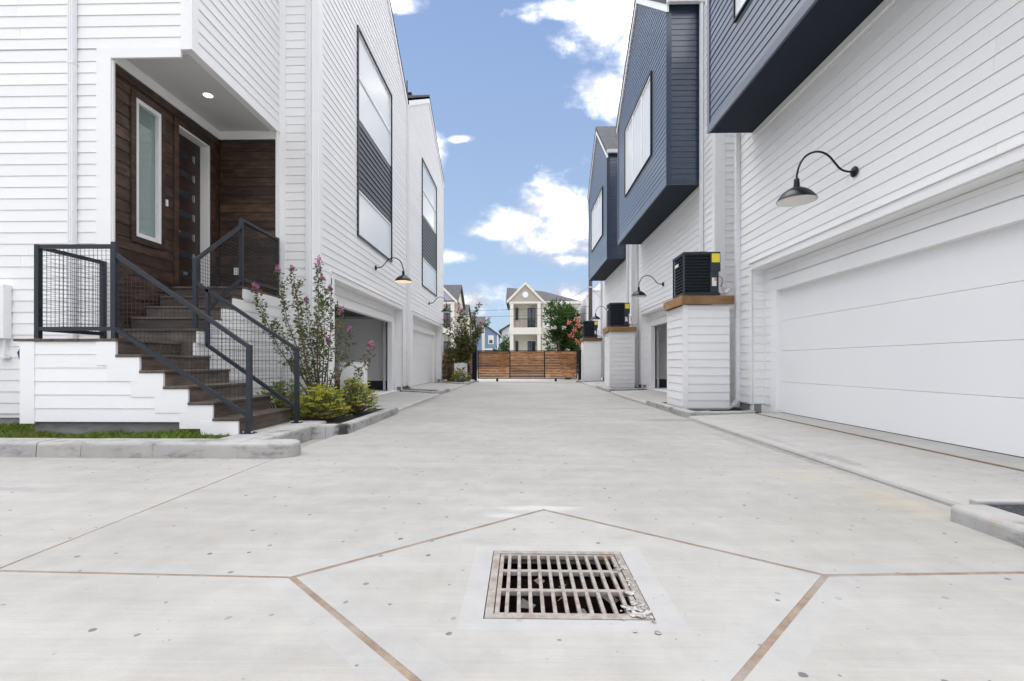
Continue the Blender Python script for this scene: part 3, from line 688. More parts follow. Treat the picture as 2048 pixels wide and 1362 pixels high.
def garage(parent, W, ya, yb, da, db, ztop, zdoor, open_=False, mark='', far=1):
    """recessed garage front on alley wall W (s = y). recess [ya,yb], door [da,db]"""
    dep = -.23
    # recessed wall
    cw = obj('garage_wall', W.core(MB(), rect(ya, yb), .1, ztop, [(da - .1, db + .1, 0, zdoor + .1)], dep - .14, dep - .004), 'white_paint', parent)
    W2 = Wall(W.p(0, 0, dep)[:2], W.u, W.n)
    W2.boards(cw, 'white_paint', rect(ya + .01, yb - .045), ZS, ztop - .02, [(da - .18, db + .18, 0, zdoor + .22)])
    # reveal facing back along the drive
    n = (-W.u[0], -W.u[1]); o = W.p(yb, 0, 0)
    Wr = Wall(o[:2], (W.n[0], W.n[1]), n)
    rv = obj('reveal', Wr.box(MB(), dep - .14, -.004, .1, ztop, -.10, -.004), 'white_paint', parent)
    Wr.boards(rv, 'white_paint', rect(dep + .015, -.03), ZS, ztop - .01)
    W2.B('corner_trim', parent, 'white_trim', yb - .045, yb - .003, ZS - .01, ztop - .01, -.002, .02)
    obj('reveal', W.box(MB(), ya - .1, ya, .1, ztop, dep - .14, -.004), 'white_paint', parent)
    # soffit of the overhang
    obj('garage_soffit', W.box(MB(), ya, yb, ztop - .012, ztop - .002, dep - .003, -.012), 'white_trim', parent)
    W.B('head_trim', parent, 'white_trim', ya - .12, yb + .06, ztop - .004, ztop + .11, -.01, .024, bevel=.003)
    W.B('drip_cap', parent, 'white_trim', ya - .14, yb + .08, ztop + .112, ztop + .138, -.01, .045, bevel=.004)
    # casing
    for a0, a1 in ((da - .19, da), (db, db + .19)):
        W2.B('door_casing', parent, 'white_trim', a0, a1, .102, zdoor + .2, -.12, .028, bevel=.004)
    W2.B('door_casing', parent, 'white_trim', da + .001, db - .001, zdoor, zdoor + .2, -.12, .027, bevel=.004)
    if not open_:
        g_ = link('garage_door', None, parent, W2.p((da + db) / 2, .1, -.1))
        h = (zdoor - .1) / 4
        for i in range(4):
            z0 = .105 + i * h
            mb = MB(); W2.box(mb, da - .02, db + .02, z0 + .0015, z0 + h - .0015, -.13, -.075)
            obj('door_panel', mb, 'white_door', g_, bevel=.004)
        W2.B('door_seal', g_, 'dark_void', da, db, .1, .112, -.125, -.08)
        obj('door_backing', W2.box(MB(), da - .03, db + .03, .1, zdoor + .05, -.16, -.135), 'white_metal', g_)
    else:
        # the room behind: floor, walls, ceiling
        depth = 6.0; q0, q1 = ya + .12, yb + .12; zc = 2.9; d0 = dep - .14
        P = lambda s, z, d: W.p(s, z, d)
        rm = MB(); e_ = .06
        W.box(rm, q0 - e_, q1 + e_, .03, .101, -depth, d0 + .3); W.box(rm, q0 - e_, q1 + e_, zc, zc + e_, -depth, d0)
        W.box(rm, q0 - e_, q0, .1, zc, -depth, d0); W.box(rm, q1, q1 + e_, .1, zc, -depth, d0); W.box(rm, q0, q1, .1, zc, -depth - e_, -depth)
        r_ = obj('garage_interior', rm, 'drywall', parent)
        obj('baseboard', W.box(MB(), q1 - .02, q1 + .01, .102, .40, -depth, d0 - .02), 'ac_navy', r_)
        obj('baseboard', W.box(MB(), q0, q1, .102, .40, -depth, -depth + .02), 'ac_navy', r_)
        # raised door sections and tracks under the ceiling
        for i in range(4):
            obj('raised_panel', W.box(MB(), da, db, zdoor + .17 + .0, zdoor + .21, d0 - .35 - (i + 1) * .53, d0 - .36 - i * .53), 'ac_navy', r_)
        for s in (da + .02, db - .05):
            tr = MB(); W.box(tr, s, s + .03, .12, zdoor - .1, d0 - .10, d0 - .03); W.box(tr, s, s + .03, zdoor + .1, zdoor + .15, -depth + 1.5, d0 - .3)
            pts = [P(s + .015, zdoor - .1 + .22 * math.sin(R(a)), d0 - .06 - .24 * (1 - math.cos(R(a)))) for a in range(0, 91, 15)]
            tr.tube(pts, .024, 6); obj('door_track', tr, 'steel', r_)
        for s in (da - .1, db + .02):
            obj('jamb_shadow_strip', W.box(MB(), s, s + .08, .102, zdoor + .08, d0 - .012, d0 - .002), 'ac_navy', r_)  # dark strip standing in for the shade on the inside jamb
        tb = MB(); tb.tube([P(da - .1, zdoor + .32, d0 - .12), P(db + .1, zdoor + .32, d0 - .12)], .03, 8); obj('spring_bar', tb, 'black_metal', r_)
        rl = MB(); m_ = (da + db) / 2; W.box(rl, m_ - .03, m_ + .03, zdoor + .36, zdoor + .42, -depth + 1.2, d0 - .15); obj('opener_rail', rl, 'steel', r_)

def tall_window(parent, W, a0, a1, z0, z1, frame='rail_metal'):
    """left houses: two stacked lights, louvred spandrel, lower light in one dark frame"""
    h = z1 - z0; zA, zB, zC = z0 + h * .235, z0 + h * .565, z0 + h * .775
    w_ = link('window', None, parent, W.p((a0 + a1) / 2, z0, 0)); t = .05
    fr = MB()
    for q_ in ((a0, a0 + t, z0, z1), (a1 - t, a1, z0, z1), (a0 + t, a1 - t, z0, z0 + t), (a0 + t, a1 - t, z1 - t, z1)): W.box(fr, *q_, -.03, .045)
    obj('frame', fr, frame, w_)
    ia, ib = a0 + t, a1 - t
    def light(za, zb):
        f = MB(); k = .055
        for q_ in ((ia, ia + k, za, zb), (ib - k, ib, za, zb), (ia + k, ib - k, za, za + k), (ia + k, ib - k, zb - k, zb)): W.box(f, *q_, -.03, .012)
        obj('sash', f, 'white_metal', w_)
        W.B('pane', w_, 'glass_cloud_white', ia + k - .002, ib - k + .002, za + k - .002, zb - k + .002, -.028, -.012)
    light(z0 + t, zA - .02); light(zB + .02, zC); light(zC, z1 - t)
    W.B('spandrel', w_, 'slat_grey', ia, ib, zA - .018, zB + .018, -.03, -.004)
    n = 11; e = (zB - zA) / n
    for i in range(n):
        zb = zA + i * e; mb = MB()
        mb.hexa([W.p(ia + .004, zb, .014), W.p(ib - .004, zb, .014), W.p(ib - .004, zb + e, -.004), W.p(ia + .004, zb + e, -.004)], [W.p(ia + .004, zb, .026), W.p(ib - .004, zb, .026), W.p(ib - .004, zb + e, .005), W.p(ia + .004, zb + e, .005)])
        obj('slat', mb, 'slat_grey', w_)
    return w_

def roof(parent, x0, x1, ya, yb, ze, pitch, oh=.12, th=.16, mid=None, mats='shingle'):
    """gable roof with its ridge along x"""
    mid = (ya + yb) / 2 if mid is None else mid
    k1 = (mid - ya); zr = ze + k1 * pitch; p2 = (zr - ze) / (yb - mid)
    o1, o2 = oh, oh
    r_ = MB()
    r_.hexa([(x0, ya - o1, ze - o1 * pitch), (x1, ya - o1, ze - o1 * pitch), (x1, ya - o1, ze - o1 * pitch + th), (x0, ya - o1, ze - o1 * pitch + th)],
            [(x0, mid, zr), (x1, mid, zr), (x1, mid, zr + th), (x0, mid, zr + th)])
    r_.hexa([(x0, yb + o2, ze - o2 * p2), (x1, yb + o2, ze - o2 * p2), (x1, yb + o2, ze - o2 * p2 + th), (x0, yb + o2, ze - o2 * p2 + th)],
            [(x0, mid + .001, zr), (x1, mid + .001, zr), (x1, mid + .001, zr + th), (x0, mid + .001, zr + th)])
    return obj('roof', r_, mats, parent)
def rake(parent, W, ya, yb, ze, pitch, mid=None, h=.22, oh=.12, d0=-.005, d1=.04, m='white_trim'):
    mid = (ya + yb) / 2 if mid is None else mid; zr = ze + (mid - ya) * pitch; p2 = (zr - ze) / (yb - mid)
    for (a, za, b, zb) in ((ya - oh, ze - oh * pitch, mid, zr), (yb + oh, ze - oh * p2, mid, zr)):
        mb = MB(); q_ = [(a, za - h + .06), (b, zb - h + .06), (b, zb + .1), (a, za + .1)]
        mb.hexa([W.p(s, z, d0) for s, z in q_], [W.p(s, z, d1) for s, z in q_]); obj('rake_board', mb, m, parent)
def gutter(parent, x0, x1, y, z, m='white_metal', face=-1):
    pr = [(0, 0), (0, .11), (-.012, .11), (-.012, .012), (-.09, .012), (-.105, .115), (-.12, .115), (-.10, -.0)]
    mb = MB()
    a = [(x0, y - face * o, z + h) for o, h in pr]; b = [(x1, y - face * o, z + h) for o, h in pr]; k = len(pr)
    mb.v = a + b; mb.f = [(i, (i + 1) % k, k + (i + 1) % k, k + i) for i in range(k)] + [tuple(range(k)), tuple(range(k, 2 * k))[::-1]]; mb.m = [0] * len(mb.f)
    return obj('gutter', mb, m, parent)

# ------------------------------------------------------------------ left near house
XL = -3.8
WA = Wall((XL, 0), (0, 1), (1, 0))             # alley face, s = y
L1 = thing('townhouse', 'near white lap sided townhouse with the dark wood entry porch and open garage', 'house', (-8, 11, 0), 'white townhouses along the driveway')
ya, yb, zeL = 8.92, 15.80, 9.54
gs = gable(ya, yb, zeL, .75); mid1 = (ya + yb) / 2; zr1 = zeL + (mid1 - ya) * .75
win1 = (10.95, 13.85, 3.88, 8.73)
gar1 = (9.60, 15.12, -1, 2.66)
cw = obj('wall', WA.core(MB(), gs, .2, zr1 - .01, [gar1, win1], -.16, -.004, extra=(zeL,)), 'white_paint', L1)
WA.boards(cw, 'white_paint', lambda z: (gs(z)[0] + (.1 if z <= zeL else 0), gs(z)[1] - (.0 if z <= zeL else 0)), ZS, zr1 - .05, [(gar1[0] - .42, gar1[1] + .02, 0, 2.64), (gar1[0] - .12, gar1[1] + .02, 2.63, 2.79), win1])
WA.B('corner_trim', L1, 'white_trim', ya - .03, ya + .10, ZS - .01, zeL + .05, -.01, .026)
WA.B('corner_trim', L1, 'white_trim', gar1[1] + .02, gar1[1] + .075, ZS - .01, 2.655, -.01, .024)
WA.B('corner_trim', L1, 'white_trim', gar1[0] - .42, gar1[0] - .0, ZS - .01, 2.655, -.01, .024)
garage(L1, WA, gar1[0], gar1[1], 9.95, 14.72, 2.66, 2.22, open_=True)
tall_window(L1, WA, *win1)
obj('foundation', WA.box(MB(), gar1[1] + .0, yb, -.05, ZS - .012, -.16, -.03), 'foundation', L1)
obj('foundation', WA.box(MB(), ya, gar1[0], -.05, ZS - .012, -.16, -.03), 'foundation', L1)
roof(L1, -13, XL + .04, ya, yb, zeL + .02, .75)
rake(L1, WA, ya, yb, zeL, .75)
downspout(L1, WA, yb - .02, .16, zeL - .05, kick=(0, 1))
# set-back face beside the porch, y = 8.9
WJ = Wall((0, 8.9), (1, 0), (0, -1))           # s = x
cj = obj('wall', WJ.core(MB(), rect(-4.54, XL - .012), .2, 10.5, [], -.12, -.004), 'white_paint', L1)
WJ.boards(cj, 'white_paint', rect(-4.42, XL - .12), ZS, 9.6)
WJ.B('corner_trim', L1, 'white_trim', XL - .125, XL + .002, ZS - .012, zeL, -.01, .026)
WJ.B('corner_trim', L1, 'white_trim', -4.545, -4.42, ZS, 9.6, -.01, .026)
obj('foundation', WJ.box(MB(), -4.54, XL - .01, -.05, ZS - .012, -.12, -.02), 'foundation', L1)
downspout(L1, WJ, XL - .17, .16, 9.5, d=.05, kick=(0, 1))
# front face, y = 6.5
YF, XP, ZSOF = 6.5, -5.65, 5.27
WF = Wall((0, YF), (1, 0), (0, -1))
cf = obj('wall', WF.core(MB(), lambda z: (-13, XP) if z < ZSOF else (-13, -4.54), .2, 10.5, [], -.12, -.004, extra=(ZSOF - .0001, ZSOF)), 'white_paint', L1)
WF.boards(cf, 'white_paint', rect(-13, XP - .20), ZS + .04, ZSOF, e=.157)
WF.boards(cf, 'white_paint', rect(-13, -4.54 - .13), ZSOF + .02, 9.8, e=.157)
WF.B('corner_trim', L1, 'white_trim', XP - .20, XP + .004, ZS, ZSOF - .12, -.01, .026)
WF.B('corner_trim', L1, 'white_trim', -4.67, -4.538, ZSOF - .02, 9.8, -.01, .028)
WF.B('band_trim', L1, 'white_trim', XP - .20, -4.672, ZSOF - .12, ZSOF + .018, -.01, .022)
obj('foundation', WF.box(MB(), -13, XP, -.05, ZS + .02, -.12, -.02), 'foundation', L1)
downspout(L1, WF, -6.16, .30, 9.8, d=.05, kick=(0, 1))
# alley side of the upper front volume, x = -4.54
WS = Wall((-4.54, 0), (0, 1), (1, 0))
cs = obj('wall', WS.core(MB(), rect(YF + .004, 8.9), ZSOF, 10.5, [], -.12, -.004), 'white_paint', L1)
WS.boards(cs, 'white_paint', rect(YF + .11, 8.88), ZSOF + .03, 9.8)
WS.B('corner_trim', L1, 'white_trim', YF - .026, YF + .11, ZSOF - .02, 9.8, -.01, .026)
WS.B('band_trim', L1, 'white_trim', YF + .112, 8.87, ZSOF - .02, ZSOF + .04, -.01, .024)
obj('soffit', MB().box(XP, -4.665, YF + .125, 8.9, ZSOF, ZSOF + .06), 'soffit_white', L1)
roof(L1, -13.2, -4.4, 6.3, 9.2, 10.1, .3)
# porch walls in dark stained boards
WP = Wall((XP, 0), (0, 1), (1, 0)); WB = Wall((0, 8.85), (1, 0), (0, -1))
pwin = (6.80, 7.45, 2.72, 4.93); pdoor = (7.70, 8.62, 2.18, 4.93)
cp = obj('porch_wall', WP.core(MB(), rect(YF + .02, 8.9), .3, ZSOF, [(6.89, 7.38, 2.82, 4.84), (7.76, 8.56, 0, 4.87)], -.12, -.004), 'dark_wood_y', L1)
WP.boards(cp, 'dark_wood_y', rect(YF + .03, 8.83), 1.22, 5.12, [pwin, (pdoor[0] - .05, 8.70, 0, 4.97)], e=.172)
cb = obj('porch_wall', WB.core(MB(), rect(XP, -4.55), 1.2, ZSOF, [], -.04, -.004), 'dark_wood_x', L1)
WB.boards(cb, 'dark_wood_x', rect(XP + .02, -4.56), 2.16, 5.12, e=.162)
WP.B('porch_trim', L1, 'white_trim', YF + .03, 8.82, 5.12, ZSOF - .001, .002, .03)
WB.B('porch_trim', L1, 'white_trim', XP + .032, -4.545, 5.12, ZSOF - .001, .002, .03)
WP.B('corner_trim', L1, 'white_trim', YF - .0, YF + .03, 1.2, ZSOF - .14, -.03, .02)
WB.B('corner_trim', L1, 'white_trim', -4.56, -4.535, 2.16, ZSOF - .01, -.02, .06)
# porch window
pw = link('window', None, L1, (XP, 7.1, 2.7))
a0, a1, z0, z1 = pwin
for q_ in ((a0, a0 + .085, z0, z1), (a1 - .07, a1, z0, z1), (a0 + .085, a1 - .07, z0, z0 + .09), (a0 + .085, a1 - .07, z1 - .09, z1)): WP.B('casing', pw, 'dark_wood_y', *q_, -.01, .03)
a0, a1, z0, z1 = 6.886, 7.379, 2.812, 4.838
for q_ in ((a0, a0 + .055, z0, z1), (a1 - .055, a1, z0, z1), (a0 + .055, a1 - .055, z0, z0 + .06), (a0 + .055, a1 - .055, z1 - .06, z1)): WP.B('frame', pw, 'white_metal', *q_, -.06, .022)
WP.B('pane', pw, 'glass_green', a0 + .05, a1 - .05, z0 + .055, z1 - .055, -.05, -.035)
# front door
fd = link('front_door', None, L1, (XP - .14, 8.16, 2.18))
for q_ in ((7.655, 7.76, 2.19, 4.96), (8.56, 8.70, 2.19, 4.96)): WP.B('casing', fd, 'dark_wood_y', *q_, -.01, .026)
WP.B('casing', fd, 'dark_wood_y', 7.76, 8.56, 4.875, 4.96, -.01, .026)
WP.B('jamb', fd, 'white_trim', 8.535, 8.562, 2.19, 4.875, -.17, .012); WP.B('jamb', fd, 'white_trim', 7.758, 7.77, 2.19, 4.875, -.17, .012); WP.B('jamb', fd, 'white_trim', 7.77, 8.535, 4.848, 4.876, -.17, .012)
WP.B('door_leaf', fd, 'door_wood', 7.772, 8.533, 2.22, 4.846, -.19, -.15)
for i in range(7):
    z = 2.42 + i * .345
    WP.B('glass_strip', fd, 'door_glass', 7.86, 8.36, z, z + .11, -.152, -.144)
    WP.B('glass_bead', fd, 'steel', 8.36, 8.375, z - .006, z + .116, -.152, -.140)
WP.B('threshold', fd, 'steel', 7.772, 8.533, 2.185, 2.215, -.19, .0)
hd = MB(); hd.tube([WP.p(7.84, 3.16, -.15), WP.p(7.84, 3.16, -.09), WP.p(7.93, 3.16, -.085)], .009, 8); obj('handle', hd, 'steel', fd)
WP.B('doorbell', L1, 'white_metal', 7.47, 7.505, 3.44, 3.545, .008, .038)
WB.B('outlet_cover', L1, 'white_metal', -5.36, -5.28, 2.60, 2.73, .01, .035)
# recessed porch light
dl = tag(link('porch_light', None, None, (-5.05, 7.62, ZSOF)), 'lit round recessed light in the porch ceiling', 'light')
obj('trim_ring', MB().lathe([(.060, -.001), (.072, -.012), (.085, -.010), (.088, -.0)], (-5.05, 7.62, ZSOF), 24), 'white_metal', dl)
obj('lens', MB().lathe([(.0, -.006), (.06, -.004), (.06, -.001)], (-5.05, 7.62, ZSOF), 24), 'bulb_lens', dl)
pl = bpy.data.lights.new('porch_bulb', 'SPOT'); pl.energy = 9; pl.spot_size = R(125); pl.spot_blend = .6; pl.color = (1, .85, .68); pl.shadow_soft_size = .08
po = bpy.data.objects.new('porch_bulb', pl); C.objects.link(po); po.parent = dl; po.location = (0, 0, -.02)
# electric cabinet on the front wall with its cable
eb = thing('meter_cabinet', 'white electric cabinet with a small conduit on the far left wall', 'cabinet', (-7.25, YF, 1.28))
WF.B('cabinet', eb, 'white_paint', -7.45, -7.04, 1.29, 2.03, .016, .13, bevel=.008); WF.B('cover', eb, 'white_trim', -7.43, -7.10, 1.32, 2.0, .131, .14, bevel=.004)
cd = MB(); cd.tube([WF.p(-7.1, 1.29, .06), WF.p(-7.1, 1.08, .06), WF.p(-7.12, 1.05, .03)], .018, 8); obj('conduit', cd, 'white_metal', eb)
WF.B('conduit_box', eb, 'white_metal', -7.18, -7.06, 1.02, 1.05, .02, .09)
# house number, stacked letters on the trim beside the garage
hn = tag(link('house_number', None, None, WA.p(9.43, 1.9, .03)), 'thin black house number 1153 B stacked down the corner trim', 'number')
for ch, z in (('1', 2.50), ('1', 2.31), ('5', 2.12), ('3', 1.93), ('B', 1.62)):
    cu = bpy.data.curves.new('t', 'FONT'); cu.body = ch; cu.size = .20; cu.extrude = .004; cu.align_x = 'CENTER'
    to = bpy.data.objects.new('t', cu); C.objects.link(to); bpy.context.view_layer.update()
    me = bpy.data.meshes.new_from_object(to.evaluated_get(bpy.context.evaluated_depsgraph_get())); bpy.data.objects.remove(to)
    me.transform(Matrix.Rotation(R(90), 4, 'Z') @ Matrix.Rotation(R(90), 4, 'X')); me.materials.clear(); me.materials.append(MATS['black_metal'])
    link('digit' if ch != 'B' else 'letter', me, hn, WA.p(9.43, z, .03))

# ------------------------------------------------------------------ left far house
L2 = thing('townhouse', 'far white lap sided townhouse on the left with a closed garage door', 'house', (-8, 19.5, 0), 'white townhouses along the driveway')
ya, yb, ze2, p2 = 15.86, 23.0, 9.66, .57
gs2 = gable(ya, yb, ze2, p2); zr2 = ze2 + (yb - ya) / 2 * p2
win2 = (18.08, 21.15, 3.90, 8.74); gar2 = (16.55, 22.5, -1, 2.66)
cw = obj('wall', WA.core(MB(), gs2, .2, zr2 - .01, [gar2, win2], -.16, -.004, extra=(ze2,)), 'white_paint', L2)
WA.boards(cw, 'white_paint', lambda z: (gs2(z)[0], gs2(z)[1] - (.1 if z <= ze2 else 0)), ZS, zr2 - .05, [(gar2[0] - .02, gar2[1] + .02, 0, 2.79), win2])
WA.B('corner_trim', L2, 'white_trim', yb - .1, yb + .03, ZS - .01, ze2 + .05, -.01, .026)
WA.B('corner_trim', L2, 'white_trim', gar2[1] + .02, gar2[1] + .1, ZS - .01, 2.655, -.01, .024)
WA.B('corner_trim', L2, 'white_trim', gar2[0] - .1, gar2[0] - .0, ZS - .01, 2.655, -.01, .024)
garage(L2, WA, gar2[0], gar2[1], 16.95, 21.85, 2.66, 2.22)
tall_window(L2, WA, *win2)
obj('foundation', WA.box(MB(), ya, gar2[0], -.05, ZS - .012, -.16, -.03), 'foundation', L2); obj('foundation', WA.box(MB(), gar2[1], yb, -.05, ZS - .012, -.16, -.03), 'foundation', L2)
obj('back_wall', MB().box(-13, XL - .17, yb - .14, yb, .0, ze2), 'white_paint', L2)
roof(L2, -13, XL + .04, ya, yb, ze2 + .02, p2); rake(L2, WA, ya, yb, ze2, p2)
vt = MB(); vt.tube([(-3.98, 16.55, 9.9), (-3.98, 16.55, 10.75)], .02, 8); vt.box(-4.6, -3.9, 16.9, 17.6, 10.1, 10.55); obj('roof_vent', vt, 'black_metal', L2)

# ------------------------------------------------------------------ right houses with navy bays
XR, XB, ZB, ZE = 4.2, 3.4, 5.15, 9.36
WR = Wall((XR, 0), (0, 1), (-1, 0)); WBY = Wall((XB, 0), (0, 1), (-1, 0))
def right_house(label, y0, y1, b0, b1, win, gar, door, open_=False, near_face=True, spout=(), pitch=.82, panes=3):
    H = thing('townhouse', label, 'house', (8, (y0 + y1) / 2, 0), 'white townhouses along the driveway')
    gh = (gar[0], gar[1], -1, 2.66); zt = ZE + .1
    core = obj('wall', WR.core(MB(), rect(y0, y1), .2, zt, [gh], -.16, -.004), 'white_paint', H)
    WR.boards(core, 'white_paint', rect(y0 + .11, y1 - .1), ZS, zt - .3, [(gh[0] - .02, gh[1] + .07, 0, 2.79), (b0 + .02, b1 - .02, ZB - .02, 20)])
    WR.B('corner_trim', H, 'white_trim', y1 - .10, y1 + .012, ZS - .01, zt - .3, -.01, .026)
    WR.B('corner_trim', H, 'white_trim', y0 - .012, y0 + .11, ZS - .01, zt - .3, -.01, .026)
    if gar[1] + .17 < y1: WR.B('corner_trim', H, 'white_trim', gar[1] + .0, gar[1] + .115, ZS - .01, 2.655, -.01, .024)
    garage(H, WR, gar[0], gar[1], door[0], door[1], 2.66, 2.22, open_)
    obj('foundation', WR.box(MB(), gar[1], y1, -.05, ZS - .012, -.16, -.03), 'foundation', H)
    obj('foundation', WR.box(MB(), y0, gar[0], -.05, ZS - .012, -.16, -.03), 'foundation', H)
    if near_face:
        Wn = Wall((0, y0), (1, 0), (0, -1))
        nf = obj('wall', Wn.core(MB(), rect(XR + .003, 9), .0, zt, [], -.12, -.004), 'white_paint', H)
        Wn.boards(nf, 'white_paint', rect(XR + .2, 6.2), ZS, zt - .3)
        Wn.B('corner_trim', H, 'white_trim', XR - .012, XR + .205, ZS - .01, zt - .3, -.008, .026)
    obj('back_wall', MB().box(XR + .17, 9, y1 - .12, y1 - .004, 0, zt), 'white_paint', H)
    obj('back_wall', MB().box(XR + .17, 9, y0 + .13, y0 + .2, 3, zt), 'white_paint', H)
    # navy bay
    gsb = gable(b0, b1, ZE, pitch); zr = ZE + (b1 - b0) / 2 * pitch
    wz = (win[0], win[1], win[2], win[3])
    bc = obj('bay', WBY.core(MB(), gsb, ZB, zr - .01, [wz], -.10, -.004, extra=(ZE,)), 'navy_trim', H)
    WBY.boards(bc, 'navy_paint', lambda z: (gsb(z)[0] + (.028 if z <= ZE else 0), gsb(z)[1] - (.09 if z <= ZE else 0)), ZB + .12, zr - .06, [wz], e=.130)
    WBY.B('bay_band', H, 'navy_trim', b0 - .004, b1 + .004, ZB - .015, ZB + .118, -.01, .024)
    for s0, s1 in ((b0 - .01, b0 + .027), (b1 - .09, b1 + .01)): WBY.B('bay_trim', H, 'navy_trim', s0, s1, ZB + .12, ZE, -.01, .024)
    for yy, n in ((b0, -1), (b1, 1)):
        We = Wall((0, yy), (1, 0), (0, n))
        ec = obj('bay_end', We.core(MB(), rect(XB + .005, XR + .0), ZB, ZE + .1, [], -.10, -.004), 'navy_trim', H)
        if n < 0:
            We.boards(ec, 'navy_paint', rect(XB + .10, XR - .05), ZB + .12, ZE - .08, e=.130)
            We.B('bay_trim', H, 'navy_trim', XB - .024, XB + .10, ZB - .015, ZE - .02, -.006, .024)
            We.B('bay_trim', H, 'navy_trim', XR - .05, XR + .0, ZB + .12, ZE - .02, -.006, .022)
            We.B('bay_band', H, 'navy_trim', XB + .101, XR, ZB - .015, ZB + .118, -.006, .022)
            We.B('bay_band', H, 'navy_trim', XB + .101, XR, ZE - .08, ZE + .0, -.006, .05)
    sf = MB(); m_ = (b0 + b1) / 2
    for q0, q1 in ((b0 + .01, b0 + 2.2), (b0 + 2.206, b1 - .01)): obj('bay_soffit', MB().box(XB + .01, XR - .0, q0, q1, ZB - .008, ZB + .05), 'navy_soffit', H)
    WR.B('bay_ledger', H, 'white_trim', b0 + .01, b1 - .01, ZB - .12, ZB - .012, .004, .026)
    # window
    wo = link('window', None, H, (XB, (win[0] + win[1]) / 2, win[2])); a0, a1, z0, z1 = win; t = .05
    fr = MB()
    for q_ in ((a0 - .03, a0, z0 - .03, z1 + .03), (a1, a1 + .03, z0 - .03, z1 + .03), (a0, a1, z0 - .03, z0), (a0, a1, z1, z1 + .03)): WBY.box(fr, *q_, -.02, .045)
    obj('casing', fr, 'black_metal', wo)
    for k in range(panes):
        c0 = a0 + (a1 - a0) * k / panes; c1 = a0 + (a1 - a0) * (k + 1) / panes; f = MB(); t = .06
        for q_ in ((c0, c0 + t, z0, z1), (c1 - t, c1, z0, z1), (c0 + t, c1 - t, z0, z0 + t), (c0 + t, c1 - t, z1 - t, z1)): WBY.box(f, *q_, -.04, .018)
        obj('sash', f, 'white_metal', wo); WBY.B('pane', wo, 'glass_cloud_white', c0 + t - .002, c1 - t + .002, z0 + t - .002, z1 - t + .002, -.03, -.012)
    # roof over bay and house
    roof(H, XB - .06, 10, b0, b1, ZE + .02, pitch)
    rake(H, WBY, b0, b1, ZE, pitch, d0=-.005, d1=.045, m='white_trim')
    gutter(H, XB - .05, XR + .3, b0 - .11, ZE - .08)
    roof(H, XR + .05, 10, y0 - .05, y1 + .05, ZE + .1, .62)
    W_ = Wall((0, y0), (1, 0), (0, -1))
    for s, z1_, kick in spout: downspout(H, WR, s, .14, z1_, d=.055, kick=kick)
    return H
right_house('white townhouse with a navy bay above the large closed garage door at the right', 1.2, 9.40, 1.6, 8.82, (4.3, 7.68, 6.40, 8.5), (3.0, 8.84), (3.45, 8.42), spout=[(9.33, 9.3, (.0, 1))], near_face=False)
right_house('middle white townhouse with a navy gabled bay and half hidden open garage', 10.52, 17.50, 11.32, 17.0, (12.65, 15.78, 6.43, 8.58), (11.4, 16.9), (11.85, 16.5), True, spout=[(11.18, 9.3, (0, 1)), (17.42, 9.3, (0, 1))])
right_house('farthest white townhouse on the right with a navy gabled bay near the gate', 18.45, 25.3, 19.2, 24.45, (20.25, 23.4, 6.38, 8.35), (19.3, 24.7), (19.75, 24.3), spout=[(19.02, 9.3, (0, 1)), (25.2, 9.3, (0, 1))])

# ------------------------------------------------------------------ pedestals and air conditioners
PG, AG = 'lap sided air conditioner pedestals', 'air conditioners on the pedestals'
def pedestal(label, y0, y1=None, x0=3.1, x1=3.97):
    y1 = y1 or y0 + 1.0
    P = thing('pedestal', label, 'pedestal', ((x0 + x1) / 2, (y0 + y1) / 2, .05), PG)
    zc = 2.07
    obj('core', MB().box(x0 + .01, x1 - .01, y0 + .01, y1 - .01, .05, zc), 'white_paint', P)
    Wf = Wall((0, y0), (1, 0), (0, -1)); Wl = Wall((x0, 0), (0, 1), (-1, 0)); Wr_ = Wall((x1, 0), (0, 1), (1, 0))
    Wf.boards(P, 'white_paint', rect(x0 + .07, x1 - .01), .10, zc - .01, t1=.017); Wl.boards(P, 'white_paint', rect(y0 + .06, y1 - .02), .10, zc - .01)
    Wf.B('corner_trim', P, 'white_trim', x0 - .022, x0 + .07, .08, zc - .003, -.008, .024); Wl.B('corner_trim', P, 'white_trim', y0 - .022, y0 + .06, .08, zc - .003, -.008, .0225)
    Wl.B('corner_trim', P, 'white_trim', y1 - .02, y1 + .01, .08, zc - .003, -.008, .0225)
    o = .05
    B('cap_board', P, 'cap_wood', x0 - o, x1 + .05, y0 - o - .035, y0 - o, zc, zc + .17, bevel=.003)
    B('cap_board', P, 'cap_wood_y', x0 - o - .035, x0 - o - .001, y0 - o - .035, y1 + .05, zc, zc + .168, bevel=.003)
    B('cap_board', P, 'cap_wood', x0 - o, x1 + .05, y1 + .015, y1 + .05, zc, zc + .17)
    for k in range(6):
        ya_ = y0 - o + .002 + k * (y1 - y0 + .06) / 6; B('deck_board', P, 'cap_wood', x0 - o + .002, x1 + .05, ya_, ya_ + (y1 - y0 + .06) / 6 - .008, zc + .12, zc + .155)
    return P
